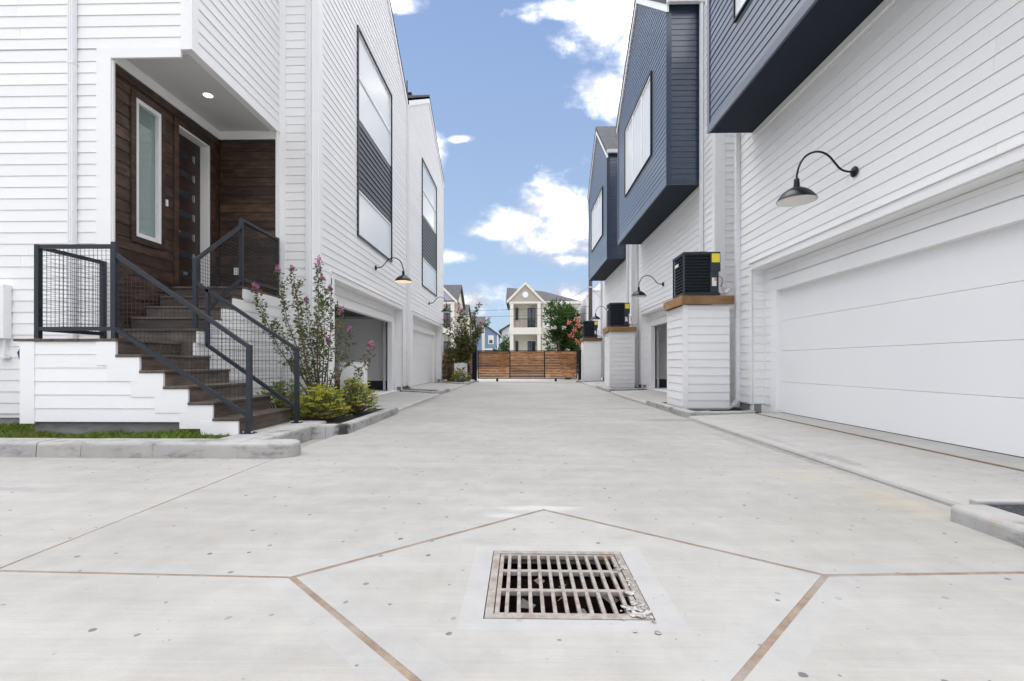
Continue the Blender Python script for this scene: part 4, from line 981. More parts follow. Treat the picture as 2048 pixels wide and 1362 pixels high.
def ac(label, y0, x0=3.10, wd=.70, h=.86):
    z0 = 2.235; x1 = x0 + wd; y1 = y0 + .66
    A = thing('air_conditioner', label, 'air conditioner', ((x0 + x1) / 2, (y0 + y1) / 2, z0), AG)
    for fx in (x0 + .06, x1 - .3): B('foot', A, 'black_metal', fx, fx + .05, y0 + .04, y0 + .09, z0, z0 + .03)
    B('base_pan', A, 'ac_navy', x0, x1, y0, y1, z0 + .025, z0 + .075, bevel=.008)
    B('coil', A, 'dark_void', x0 + .035, x1 - .035, y0 + .035, y1 - .035, z0 + .075, z0 + h - .05)
    B('top_cover', A, 'ac_navy', x0 - .006, x1 + .006, y0 - .006, y1 + .006, z0 + h - .055, z0 + h, bevel=.015)
    obj('fan_grille', MB().lathe([(.05, .0), (.05, .02), (.30, .012), (.32, .0)], ((x0 + x1) / 2, (y0 + y1) / 2, z0 + h), 24), 'black_metal', A)
    for cx, cy in ((x0, y0), (x0, y1 - .03), (x1 - .03, y1 - .03)): B('corner_post', A, 'ac_navy', cx, cx + .03, cy, cy + .03, z0 + .07, z0 + h - .05)
    px0 = x1 - .19           # control panel corner
    B('service_panel', A, 'ac_navy', px0, x1 - .03, y0 - .004, y0 + .1, z0 + .075, z0 + h * .56, bevel=.006)
    B('service_panel', A, 'ac_navy', px0, x1 + .004, y0 - .008, y0 + .12, z0 + h * .56, z0 + h - .056, bevel=.006)
    B('energy_label', A, 'yellow_label', px0 + .025, x1 - .012, y0 - .0125, y0 - .0095, z0 + h * .76, z0 + h * .955)
    B('rating_label', A, 'white_label', px0 + .028, px0 + .115, y0 - .0085, y0 - .005, z0 + .20, z0 + .36)
    B('warning_label', A, 'red_label', px0 + .075, px0 + .112, y0 - .0105, y0 - .009, z0 + .30, z0 + .355)
    n = 12; e = (h - .14) / n
    for i in range(n + 1):
        z = z0 + .080 + i * e
        m = MB(); m.hexa([(x0 + .03, y0 + .004, z - .014), (px0, y0 + .004, z - .014), (px0, y0 + .03, z + .012), (x0 + .03, y0 + .03, z + .012)], [(x0 + .03, y0 - .003, z - .008), (px0, y0 - .003, z - .008), (px0, y0 + .026, z + .018), (x0 + .03, y0 + .026, z + .018)]); obj('louver', m, 'ac_navy', A)
        m = MB(); m.hexa([(x0 + .004, y0 + .03, z - .014), (x0 + .004, y1 - .03, z - .014), (x0 + .03, y1 - .03, z + .012), (x0 + .03, y0 + .03, z + .012)], [(x0 - .003, y0 + .03, z - .008), (x0 - .003, y1 - .03, z - .008), (x0 + .026, y1 - .03, z + .018), (x0 + .026, y0 + .03, z + .018)]); obj('louver', m, 'ac_navy', A)
    for k in range(1, 4):
        B('guard_wire', A, 'black_metal', x0 + .03 + k * .14, x0 + .034 + k * .14, y0 + .031, y0 + .034, z0 + .08, z0 + h - .06)
    B('badge', A, 'white_label', x0 - .008, x0 - .004, y0 + .28, y0 + .5, z0 + h * .73, z0 + h * .8)
    tb = MB(); tb.tube([(x1 - .02, y0 + .25, z0 + .16), (x1 + .1, y0 + .24, z0 + .09), (x1 + .22, y0 + .3, z0 + .11), (x1 + .36, y0 + .45, z0 + .2)], .034, 8); obj('line_set', tb, 'white_metal', A, smooth=True)
    tb = MB(); tb.tube([(x1 - .03, y0 + .06, z0 + .34), (x1 + .05, y0 + .08, z0 + .33), (x1 + .07, y0 + .1, z0 + .22), (x1 + .16, y0 + .2, z0 + .10), (x1 + .3, y0 + .35, z0 + .12)], .010, 6); obj('conduit', tb, 'white_metal', A, smooth=True)
    tb = MB(); tb.tube([(x1 - .02, y0 + .04, z0 + .40), (x1 + .055, y0 + .06, z0 + .37), (x1 + .075, y0 + .06, z0 + .28), (x1 + .02, y0 + .05, z0 + .2)], .006, 6); obj('cable', tb, 'black_metal', A)
    return A
for nm, y in (('nearest', 9.25), ('middle', 16.98), ('farthest', 24.1)):
    pedestal('%s white lap sided pedestal with a wooden cap on the right' % nm, y)
    ac('dark navy air conditioner with a yellow label on the %s pedestal' % nm, y + .03)

# ------------------------------------------------------------------ gooseneck lamps
def gooseneck(label, W, y, z, lit=False, reach=.74):
    x, yy, _ = W.p(y, 0, 0); nx = W.n[0]
    Lp = thing('wall_lamp', label, 'lamp', (x + nx * .02, y, z), 'black gooseneck lamps on the walls')
    m = MB(); prof = [(0.0, .0), (.062, .0), (.066, .014), (.05, .028), (.02, .034), (.012, .05)]
    for r_, d in prof:
        for k in range(20): a = 2 * math.pi * k / 20; m.v.append((x + nx * (.018 + d), y + r_ * math.cos(a), z + r_ * math.sin(a)))
    for i in range(len(prof) - 1):
        for k in range(20): m.f.append((i * 20 + k, i * 20 + (k + 1) % 20, (i + 1) * 20 + (k + 1) % 20, (i + 1) * 20 + k)); m.m.append(0)
    obj('wall_mount', m, 'black_metal', Lp, smooth=True)
    X = lambda t: x + nx * t
    ctl = [(.03, 0), (.12, .005), (.20, .04), (.27, .12), (.34, .20), (.43, .25), (.53, .25), (.63, .20), (.70, .10), (.735, -.02), (.74, -.10)]
    pts = []
    for i in range(len(ctl) - 1):          # Catmull-Rom through the control points
        p0, p1, p2_, p3 = ctl[max(i - 1, 0)], ctl[i], ctl[i + 1], ctl[min(i + 2, len(ctl) - 1)]
        for k in range(4):
            t = k / 4; pts.append(tuple(.5 * (2 * b + (c - a) * t + (2 * a - 5 * b + 4 * c - d) * t * t + (3 * b - a - 3 * c + d) * t ** 3) for a, b, c, d in zip(p0, p1, p2_, p3)))
    pts.append(ctl[-1])
    obj('arm', MB().tube([(X(a * reach / .74), y, z + b) for a, b in pts], .0125, 10), 'black_metal', Lp, smooth=True)
    c = (X(reach), y, z - .10)
    obj('neck', MB().lathe([(.0, .02), (.026, .02), (.032, .0), (.036, -.07), (.042, -.10)], c, 20), 'black_metal', Lp, smooth=True)
    obj('shade', MB().lathe([(.03, -.09), (.06, -.10), (.11, -.125), (.165, -.165), (.205, -.215), (.222, -.245), (.228, -.262)], c, 36), 'black_metal', Lp, smooth=True)
    obj('shade_lining', MB().lathe([(.224, -.262), (.218, -.247), (.20, -.22), (.16, -.172), (.10, -.135), (.0, -.115)], c, 36), 'shade_inner', Lp, smooth=True)
    obj('bulb', MB().lathe([(.0, -.20), (.02, -.195), (.032, -.175), (.03, -.15), (.018, -.12)], c, 16), 'bulb_warm' if lit else 'shade_inner', Lp, smooth=True)
    if lit:
        pt = bpy.data.lights.new('lamp_bulb', 'POINT'); pt.energy = 1.3; pt.color = (1, .62, .34); pt.shadow_soft_size = .035
        o = bpy.data.objects.new('lamp_bulb', pt); C.objects.link(o); o.parent = Lp; o.location = Vector((c[0], c[1], c[2] - .205)) - WL[Lp.name]
gooseneck('black gooseneck lamp with a white lining above the large closed garage door', WR, 6.12, 3.36)
gooseneck('black gooseneck lamp on the middle white house behind the nearest air conditioner', WR, 14.3, 3.3)
gooseneck('black gooseneck lamp on the farthest right house behind the middle air conditioner', WR, 22.6, 3.38)
gooseneck('lit black gooseneck lamp glowing warm above the open garage on the left', WA, 12.32, 3.42, True)
gooseneck('black gooseneck lamp above the far closed garage on the left', WA, 19.46, 3.40)

# ------------------------------------------------------------------ entry stairs
SG = thing('entry_stairs', 'brown plank entry stairs with white lap sided flanks and a landing', 'stairs', (-4.5, 6.2, .1))
Y0s, Y1s = 5.5, 6.74
NX = [-3.26, -3.56, -3.85, -4.14, -4.42, -4.70]; NZ = [.315, .50, .685, .87, 1.055, 1.24]
zprev = .13
for i, (x, z) in enumerate(zip(NX, NZ)):
    xb = NX[i + 1] if i < 5 else -5.86
    B('riser', SG, 'deck_y', x - .045, x - .022, Y0s + .012, Y1s, zprev - .0, z - .032)
    if i < 5:
        B('tread', SG, 'deck_y', xb - .02, x, Y0s - .03, Y1s, z - .031, z, bevel=.006)
    zprev = z
for k in range(8):          # landing planks
    xa = -4.70 - k * .15; xb_ = xa - .146 if k < 7 else -5.93
    B('deck_board', SG, 'deck_y', xb_, xa, Y0s - .03, 6.70, 1.209, 1.24, bevel=.004)
XRs, XLs = -4.48, -5.62
UY = [6.50 + .272 * k for k in range(5)]; UZ = [1.24 + .189 * (k + 1) for k in range(5)]
zprev = 1.24
for i, (y, z) in enumerate(zip(UY, UZ)):
    yb_ = UY[i + 1] if i < 4 else 8.84
    B('riser', SG, 'deck_x', XLs, XRs - .01, y + .022, y + .045, zprev, z - .032)
    if i < 4: B('tread', SG, 'deck_x', XLs, XRs + .015, y, yb_ + .02, z - .031, z, bevel=.006)
    zprev = z
for k in range(8):
    ya_ = UY[4] + k * .155; B('deck_board', SG, 'deck_x', XLs, XRs + .02, ya_, min(ya_ + .15, 8.835), UZ[4] - .031, UZ[4], bevel=.004)
B('riser', SG, 'deck_x', -4.72, XRs - .062, 6.525, 6.55, .6, 1.235)
# front flank, y = 5.5 : stepped outline
WQ = Wall((0, Y0s), (1, 0), (0, -1))
def stepspan(z):
    r_ = -3.30
    for x, zt_ in zip(NX, NZ):
        if z > zt_ - .05: r_ = x - .34
    return (-5.84, min(r_, -3.30))
sp = obj('flank', MB().box(-5.83, -3.75, Y0s + .004, Y0s + .06, .27, NZ[0] - .035), 'white_paint', SG)
fl = MB()
for i in range(6):
    xr = NX[i] - .05; zlo = NZ[i - 1] - .033 if i else .13
    fl.box(-5.83, xr, Y0s + .004, Y0s + .06, max(zlo, .27) if i == 0 else zlo, NZ[i] - .032)
fl.box(-3.72, -3.31, Y0s + .004, Y0s + .06, .13, .27)
fk = obj('flank', fl, 'white_paint', SG)
zc = [.27 + .158 * k for k in range(7)]
for k in range(6):
    zb, zt_ = zc[k], min(zc[k + 1], 1.205); right = -3.30
    for x, z in zip(NX, NZ):
        if (zb + zt_) / 2 > z - .06: right = min(right, NX[min(NX.index(x) + 1, 5)] - .20)
    right = {0: -3.72, 1: -3.99, 2: -4.27, 3: -4.45, 4: -4.74, 5: -4.94}[k]
    WQ.boards(fk, 'white_paint', rect(-5.69, right), zb, zt_, t1=.012)
WQ.B('corner_trim', SG, 'white_trim', -5.86, -5.69, .25, 1.207, -.01, .02)
# stepped white skirt under the tread ends
for i in range(6):
    xr = NX[i] - .022; xl = (NX[i + 1] - .022) if i < 5 else -4.95
    zt_ = NZ[i] - .033; zlo = (NZ[i - 1] - .033 - .06) if i else .12
    if i == 0: WQ.B('skirt', SG, 'white_trim', -3.725, xr, .12, zt_, -.01, .018)
    else: WQ.B('skirt', SG, 'white_trim', xl - (.1 if i < 5 else 0), xr, zlo - .03, zt_, -.012 - i * .0005, .013 + i * .0012)
obj('footing', MB().box(-5.76, -3.73, Y0s + .05, Y0s + .3, -.02, .268), 'footing', SG)
obj('flank', MB().box(-5.84, -5.78, Y0s + .06, 6.48, .27, 1.207), 'white_paint', SG)
# alley flank of the upper flight, x = -4.48
WU = Wall((XRs, 0), (0, 1), (1, 0))
fu = MB()
for i in range(5):
    yb_ = UY[i + 1] if i < 4 else 8.86
    fu.box(XRs - .06, XRs - .008, UY[i] + .03, yb_ + .03 if i < 4 else 8.86, .1, UZ[i] - .033)
fu_ = obj('flank', fu, 'white_paint', SG)
for k in range(13):
    zb = ZS + k * .158; zt_ = min(zb + .158, UZ[4] - .035)
    st = 6.56
    for i in range(5):
        if zt_ > UZ[i] - .04: st = UY[min(i + 1, 4)] + .03
    WU.boards(fu_, 'white_paint', rect(max(st, 6.78), 8.86), zb, zt_, t1=.012)
for i in range(5):
    yb_ = UY[i + 1] + .02 if i < 4 else 8.86
    WU.B('skirt', SG, 'white_trim', UY[i] + .024, yb_, UZ[i] - .20, UZ[i] - .033, -.009, .012 + .001 * i)
# metal railing with wire mesh
RL = link('railing', None, SG, (-4.5, 6.1, .13)); RL['label'] = 'dark steel railing with square wire mesh infill'
P_ = {'a': (-5.72, 5.56), 'b': (-4.80, 5.56), 'c': (-3.195, 5.56), 'd': (-4.53, 6.57), 'e': (-3.11, 6.57), 'f': (-4.52, 7.64), 'g': (-4.52, 8.78), 'h': (-5.72, 6.44)}
tw = .045
def post(k, z0, z1, base=False):
    x, y = P_[k]; B('post', RL, 'rail_metal', x - tw / 2 - .004, x + tw / 2 + .004, y - tw / 2 - .004, y + tw / 2 + .004, z0, z1)
    if base: B('base_plate', RL, 'rail_metal', x - .065, x + .065, y - .05, y + .05, z0, z0 + .01); [obj('bolt', MB().lathe([(0, .022), (.009, .022), (.009, .0)], (x + sx * .05, y + sy * .035, z0 + .009), 8), 'steel', RL) for sx in (-1, 1) for sy in (-1, 1)]
def rail(a, b): obj('rail', MB().bar(a, b, tw, tw), 'rail_metal', RL)
def mesh_panel(p, q, zb0, zb1, zt0, zt1, n=.051, w_=.0034):
    """square wire mesh between two posts, bottom and top lines may slope"""
    p, q = Vector((*p, 0)), Vector((*q, 0)); L = (q - p).length; d = (q - p) / L; mb = MB()
    k = int(L / n)
    for i in range(1, k + 1):
        s = i * n
        if s > L - .01: break
        a = p + d * s; mb.bar((a.x, a.y, zb0 + (zb1 - zb0) * s / L), (a.x, a.y, zt0 + (zt1 - zt0) * s / L), w_)
    z = min(zb0, zb1) + n; m = .0
    while z < max(zt0, zt1):
        lo, hi = 0., L
        def clip(f0, f1, above):
            # interval of s where line f(s) <= z (above) or >= z
            nonlocal lo, hi
            if abs(f1 - f0) < 1e-6: return
            s = (z - f0) / (f1 - f0) * L
            if above: 
                if f1 > f0: hi = min(hi, s)
                else: lo = max(lo, s)
            else:
                if f1 > f0: lo = max(lo, s)
                else: hi = min(hi, s)
        clip(zb0, zb1, True); clip(zt0, zt1, False)
        if hi - lo > .03:
            a, b = p + d * max(lo, 0), p + d * min(hi, L); mb.bar((a.x, a.y, z), (b.x, b.y, z), w_)
        z += n
    o = obj('wire_mesh', mb, 'rail_metal', RL, recalc=False); return o
zl = 1.24
post('a', zl, 2.355); post('b', zl, 2.38); post('c', .131, 1.165, True); post('e', .131, 1.165, True); post('h', zl, 2.345); post('d', zl + .0, 2.41); post('f', UZ[4], 3.29); post('g', UZ[4], 3.27)
X_ = lambda k, z, dx=0, dy=0: (P_[k][0] + dx, P_[k][1] + dy, z)
rail(X_('a', 2.33), X_('b', 2.33)); rail(X_('a', 1.36), X_('b', 1.36)); mesh_panel(P_['a'], P_['b'], 1.36, 1.36, 2.33, 2.33)
rail(X_('a', 2.325, 0, .02), X_('h', 2.325)); rail(X_('a', 1.355, 0, .02), X_('h', 1.355)); mesh_panel(P_['a'], P_['h'], 1.36, 1.36, 2.32, 2.32)
rail(X_('b', 2.24), X_('c', 1.145)); rail(X_('b', 1.37), X_('c', .33)); mesh_panel(P_['b'], P_['c'], 1.37, .33, 2.24, 1.145)
rail(X_('d', 2.08), X_('e', 1.145)); mesh_panel((-4.36, 6.57), P_['e'], 1.17, .33, 1.99, 1.145)
rail((-4.36, 6.57, 1.20), X_('e', .33)); rail((-4.36, 6.57, 1.19), (-4.36, 6.57, 1.98))
rail(X_('d', 2.385), X_('f', 3.17)); rail((P_['d'][0] + .01, 6.79, 1.72), X_('f', 2.31)); mesh_panel(P_['d'], P_['f'], 1.57, 2.31, 2.385, 3.17)
rail(X_('f', 3.265), X_('g', 3.245)); rail(X_('f', 2.31), X_('g', 2.31)); mesh_panel(P_['f'], P_['g'], 2.31, 2.31, 3.25, 3.25)
# loop of spare cable
cb_ = MB()
for off, rr in ((0, .0), (.012, .012)):
    cb_.tube([(-5.86 + .0, 5.62, 1.22), (-5.97, 5.62, 1.16 + off), (-6.02 - rr, 5.62, 1.08), (-6.0, 5.62, 1.0 - rr), (-5.92, 5.62, .955), (-5.83, 5.62, .955 + off)], .007, 6)
tag(obj('cable_loop', cb_, 'cable_blue', smooth=True), 'loop of dark cable hanging out of the left end of the stairs', 'cable')

# ------------------------------------------------------------------ gate, fence
YG = 24.62
GT = thing('sliding_gate', 'wooden sliding gate of horizontal planks in a black steel frame', 'gate', (.3, YG, .1))
gx0, gx1, gz0, gz1 = -2.28, 2.84, .17, 1.62
B('frame_rail', GT, 'black_metal', gx0, gx1, YG - .03, YG + .03, gz1 - .045, gz1); B('frame_rail', GT, 'black_metal', gx0, gx1, YG - .03, YG + .03, gz0, gz0 + .05)
vs = [gx0, -.64, 1.13, gx1 - .05]
for x in vs: B('frame_post', GT, 'black_metal', x, x + .05, YG - .032, YG + .028, gz0 + .051, gz1 - .046)
nbd = 10; hb = (gz1 - gz0 - .11) / nbd
for j in range(3):
    for i in range(nbd):
        g_ = .014 if i in (1, 2) else .009
        z = gz0 + .055 + i * hb; B('plank', GT, 'cedar', vs[j] + .051, vs[j + 1] - .001, YG - .012 + rnd.uniform(-.004, .004), YG + .012, z + g_, z + hb - .001)
for x in (-1.27, 1.73): B('wheel', GT, 'black_metal', x - .06, x + .06, YG - .03, YG + .03, .03, .165, bevel=.02)
for lb, x0, x1, h in (('left', -2.50, -2.30, 1.82), ('right', 2.86, 3.02, 1.6)):
    gp = thing('gate_post', 'thick black steel gate post at the %s end of the gate' % lb, 'post', ((x0 + x1) / 2, YG - .12, 0), 'black gate posts')
    B('column', gp, 'black_metal', x0, x1, YG - .16, YG - .05, .0, h); B('cap', gp, 'black_metal', x0 - .015, x1 + .015, YG - .175, YG - .035, h, h + .03)
    B('bracket', gp, 'steel', x0 - .004, x0, YG - .14, YG - .07, .4, .46); B('footing', gp, 'kerb_concrete', x0 - .08, x1 + .08, YG - .25, YG + .02, -.05, .07, bevel=.01)
FN = thing('plank_fence', 'horizontal cedar plank fence left of the gate', 'fence', (-3.4, YG + .1, 0))
for x in (-5.6, -3.36, -2.56): B('fence_post', FN, 'black_metal', x, x + .05, YG + .06, YG + .12, 0, 1.62)
B('fence_rail', FN, 'black_metal', -6.2, -2.5, YG + .05, YG + .12, 1.60, 1.65)
for i in range(10): B('plank', FN, 'cedar', -6.2, -2.52, YG + .13, YG + .155, .12 + i * .148, .12 + i * .148 + .142)
hr = MB()
for dy in (0, .35):
    hr.bar((-3.25 - dy, 23.9 + dy, 1.45), (-2.98 - dy, 23.9 + dy, 1.22), .04); hr.bar((-2.98 - dy, 23.9 + dy, 1.24), (-2.98 - dy, 23.9 + dy, .6), .04); hr.bar((-3.6 - dy, 23.9 + dy, 1.75), (-3.25 - dy, 23.9 + dy, 1.45), .04)
tag(obj('stair_handrail', hr, 'black_metal'), 'short black handrail of the next stairs beside the left fence', 'handrail')
def utility_board(label, x0, x1, y, z0, z1):
    u_ = thing('utility_cabinet', label, 'cabinet', ((x0 + x1) / 2, y, z0), 'white utility cabinets in the beds')
    B('box', u_, 'white_door', x0, x1, y, y + .16, z0, z1, bevel=.008); B('lid', u_, 'white_trim', x0 - .006, x1 + .006, y - .008, y + .168, z1 - .0, z1 + .014, bevel=.004)
utility_board('blank white utility cabinet behind the golden shrubs by the open garage', -3.27, -2.82, 8.55, .08, .96)
utility_board('blank white utility cabinet in the far bed left of the gate', -3.2, -2.6, 22.6, .08, .97)
tag(B('bin', None, 'ac_navy', -2.72, -2.5, 22.95, 23.3, .08, .88, bevel=.03), 'dark blue bin beside the far white utility cabinet', 'bin')

# ------------------------------------------------------------------ plants
def leaves(name, pts, dirs, length, width, m, parent, seed=0, droop=.2, jit=.6, kind=None):
    """rhombic folded leaves at pts pointing roughly along dirs"""
    r_ = np.random.default_rng(seed); n = len(pts); P = np.asarray(pts, float); D = np.asarray(dirs, float)
    D = D / (np.linalg.norm(D, axis=1, keepdims=True) + 1e-9) + r_.normal(0, jit, (n, 3)); D[:, 2] -= droop
    D /= np.linalg.norm(D, axis=1, keepdims=True) + 1e-9
    S = np.cross(D, r_.normal(0, 1, (n, 3))); S /= np.linalg.norm(S, axis=1, keepdims=True) + 1e-9
    N = np.cross(D, S); L = length * r_.uniform(.6, 1.25, (n, 1)); W = width * r_.uniform(.7, 1.2, (n, 1))
    a = P; b = P + D * L * .45 + S * W * .5 + N * W * .12; c = P + D * L; d = P + D * L * .45 - S * W * .5 + N * W * .12
    V = np.stack([a, b, c, d], 1).reshape(-1, 3); ctr = (V.min(0) + V.max(0)) / 2
    me = bpy.data.meshes.new(name); me.vertices.add(len(V)); me.vertices.foreach_set('co', (V - ctr).ravel())
    me.loops.add(4 * n); me.loops.foreach_set('vertex_index', np.arange(4 * n)); me.polygons.add(n); me.polygons.foreach_set('loop_start', np.arange(0, 4 * n, 4)); me.polygons.foreach_set('loop_total', np.full(n, 4))
    me.materials.append(MATS[m]); me.update(); me.validate()
    o = link(name, me, parent, ctr)
    if kind: o['kind'] = kind
    return o

def curve_pts(p0, p1, bow, n=10, r_=None):
    p0, p1 = Vector(p0), Vector(p1); r = []
    for i in range(n + 1):
        t = i / n; p = p0.lerp(p1, t) + Vector(bow) * math.sin(math.pi * t)
        if r_ and 0 < i < n: p += Vector((r_.gauss(0, .008), r_.gauss(0, .008), r_.gauss(0, .008)))
        r.append(p)
    return r
def crape_myrtle(label, base, tips, seed, leafn=22, size=.056, flower=True, scale=1., grp='crape myrtles in the planting beds'):
    """tips: (x,y,z, leaf density start 0..1, bow, has flower)"""
    r_ = random.Random(seed); T = thing('crape_myrtle', label, 'tree', base, grp); tr = MB(); P = []; D = []; fl = []
    for (x, y, z, st, bow, f) in tips:
        rt = (base[0] + r_.uniform(-.05, .05) * scale, base[1] + r_.uniform(-.05, .05) * scale, base[2])
        c = curve_pts(rt, (x, y, z), bow, 14, r_); k = len(c)
        tr.tube(c, [(.014 - .0115 * i / (k - 1)) * scale for i in range(k)], 6)
        L = sum((b - a).length for a, b in zip(c, c[1:])); n = int(L * leafn * 4.5 * (1 - st))
        for j in range(n):
            t = st + (1 - st) * (j + r_.random()) / n; q_ = t * (k - 1); i = min(int(q_), k - 2); p = c[i].lerp(c[i + 1], q_ - i); ax = (c[i + 1] - c[i]).normalized()
            s = Vector((r_.gauss(0, 1), r_.gauss(0, 1), r_.gauss(0, .6))); s = (s - ax * s.dot(ax)).normalized()
            P.append(p + s * r_.uniform(.005, .05) * scale); D.append(s * .9 + ax * .4)
        # side twigs
        for j in range(int(4.5 * (1 - st) * L / scale) + 1):
            t = r_.uniform(st, .95); i = min(int(t * (k - 1)), k - 2); p = c[i]; ax = (c[i + 1] - c[i]).normalized(); s = (ax + Vector((r_.gauss(0, .8), r_.gauss(0, .8), r_.gauss(0, .3)))).normalized(); tl = r_.uniform(.10, .30) * scale
            tr.tube([p, p + s * tl * .5, p + s * tl], [.003 * scale, .0025 * scale, .0015 * scale], 4)
            for m in range(int(tl / scale * 60)):
                u_ = r_.random(); v_ = Vector((r_.gauss(0, 1), r_.gauss(0, 1), r_.gauss(0, 1))).normalized(); P.append(p + s * tl * u_); D.append(v_ + s * .4)
        if f: fl.append((Vector((x, y, z)), (c[-1] - c[-2]).normalized(), f))
    obj('trunk', tr, 'bark', T, smooth=True)
    leaves('crown', P, D, size * scale, size * .55 * scale, 'leaf_myrtle', T, seed, .25, .35)
    for p, ax, f in fl:
        n = max(60, int(60 * f)); FP = []; FD = []
        for j in range(n):
            v_ = Vector((r_.gauss(0, 1), r_.gauss(0, 1), r_.gauss(0, 1))).normalized(); FP.append(p + ax * r_.uniform(-.035, .06) * scale * f + v_ * r_.uniform(0, .04) * scale * f); FD.append(v_)
        leaves('flower_cluster', FP, FD, .032 * scale, .028 * scale, 'petal_pink', T, seed + n, 0, .5)
    return T
bx, by = -3.42, 8.05
def at(u, v, y):          # helper: place a branch tip from its bearing and height at depth y
    a = (u - 1024) / 960; s, c_ = math.sin(R(1.19)), math.cos(R(1.19)); dx, dy, dz = a * c_ - s, a * s + c_, (727 - v) / 960; t = y / dy; return (dx * t, y, .95 + dz * t)
tips = []
for (u, v, y, st, bow, f) in [(513, 578, 7.8, .35, (-.25, 0, .25), 1.2), (556, 540, 8.0, .35, (-.14, 0, .12), .9), (585, 538, 8.2, .4, (-.06, .05, .05), .7), (637, 528, 7.9, .35, (-.02, 0, .05), 1.5), (644, 556, 8.2, .4, (.05, 0, .0), .7),
                              (595, 560, 7.6, .3, (-.1, -.05, .1), 0), (612, 600, 8.1, .35, (-.05, .05, .05), .6), (660, 576, 8.3, .6, (.08, 0, .02), .6), (682, 622, 7.9, .6, (.06, 0, -.1), .9), (700, 658, 7.7, .62, (.08, 0, -.12), .5), (742, 690, 7.6, .5, (.08, 0, -.10), .9),
                              (676, 742, 8.0, .5, (.05, 0, .06), 0), (582, 722, 7.6, .45, (-.12, -.05, .3), 0), (548, 640, 7.9, .3, (-.1, 0, .22), 0), (628, 640, 8.0, .25, (.02, 0, .0), 0), (655, 680, 8.0, .35, (.06, 0, .03), .4), (605, 650, 7.9, .2, (-.08, 0, .05), 0), (640, 590, 7.7, .3, (0, -.08, 0), 0)]:
    tips.append((*at(u, v, y), st, bow, f))
crape_myrtle('young crape myrtle with pink flowers in the bed beside the stairs', (bx, by, .09), tips, 11, 31)
tips = []
for k in range(15):
    u, v = 930 + rnd.gauss(0, 15), 650 + rnd.uniform(-28, 34)
    tips.append((*at(u, v, 22.7 + rnd.uniform(-.3, .3)), rnd.uniform(.2, .45), (rnd.uniform(-.1, .1), 0, .05), 1.0 if rnd.random() < .35 else 0))
for (u, v, f) in [(958, 608, .6), (976, 640, 1.2), (918, 618, 1.6), (925, 622, 1.2), (890, 637, 1.0), (962, 648, 1.0), (903, 640, 1)]: tips.append((*at(u, v, 22.6), .4, (0, 0, .25), f))
crape_myrtle('taller crape myrtle with coral tipped branches in the far left bed', (-2.95, 22.8, .09), tips, 5, 12, .085, scale=1.5)

def shrub(label, c, rx, rz, seed, n=260, m=('leaf_gold', 'leaf_goldgreen'), ln=.034, wd=.013, grp='golden shrubs in the planting beds', name='golden_shrub', per=26, cat='shrub'):
    """mound of feathery sprays growing out of one base"""
    r_ = random.Random(seed); S = thing(name, label, cat, (c[0], c[1], c[2]), grp)
    st = MB(); buckets = {0: ([], []), 1: ([], [])}
    for i in range(n):
        az = r_.uniform(0, 6.283); el = math.asin(min(1, r_.random() ** .8)); rr = r_.uniform(.62, 1.08)
        d = Vector((math.cos(az) * math.cos(el), math.sin(az) * math.cos(el), math.sin(el)))
        tip = Vector(c) + Vector((d.x * rx * rr, d.y * rx * rr, .05 + d.z * rz * rr)); b0 = Vector(c) + Vector((d.x * rx * .18, d.y * rx * .18, .02))
        if i % 3 == 0: st.tube([b0, b0.lerp(tip, .6), tip], [.006, .004, .0015], 4)
        out = (tip - b0).normalized(); hor = Vector((out.x, out.y, 0)) + Vector((r_.gauss(0, .3), r_.gauss(0, .3), .35)); hor.normalize()
        side = hor.cross(Vector((0, 0, 1))).normalized(); k = 1 if (rr < .85 or el < .25 or r_.random() < .3) else 0
        sl = r_.uniform(.08, .15) * (rx / .4) ** .5
        for j in range(per):
            t = j / per; sg = 1 if j % 2 else -1
            p = tip + hor * sl * (t - .35) + side * sg * .004 - Vector((0, 0, .25 * sl * t * t)); buckets[k][0].append(p); buckets[k][1].append(hor * .8 + side * sg * .9)
    obj('stems', st, 'bark', S)
    for k in (0, 1):
        if buckets[k][0]: leaves('foliage', buckets[k][0], buckets[k][1], ln, wd, m[k], S, seed + k, .05, .22)
    return S
shrub('big golden shrub at the front of the bed by the stained kerb corner', (-2.98, 7.12, .09), .36, .46, 21, 330)
shrub('golden shrub with a tall sprig in front of the white utility cabinet', (-2.80, 8.05, .09), .34, .55, 22, 300)
shrub('golden green shrub behind the stair railing', (-3.75, 7.45, .09), .42, .52, 23, 300, ('leaf_goldgreen', 'leaf_goldgreen'))
shrub('golden green shrub between the railing post and the crape myrtle', (-3.30, 7.72, .09), .32, .46, 24, 220, ('leaf_goldgreen', 'leaf_goldgreen'))
shrub('small golden shrub in the far bed in front of the white cabinet', (-2.83, 21.9, .08), .42, .50, 25, 200, ln=.05, wd=.02)
shrub('olive leafed upright shrub at the far corner of the left house', (-3.45, 23.0, .08), .5, 1.7, 26, 320, ('leaf_olive', 'leaf_olive'), .07, .03, 'shrubs by the gate', 'olive_shrub', 22)

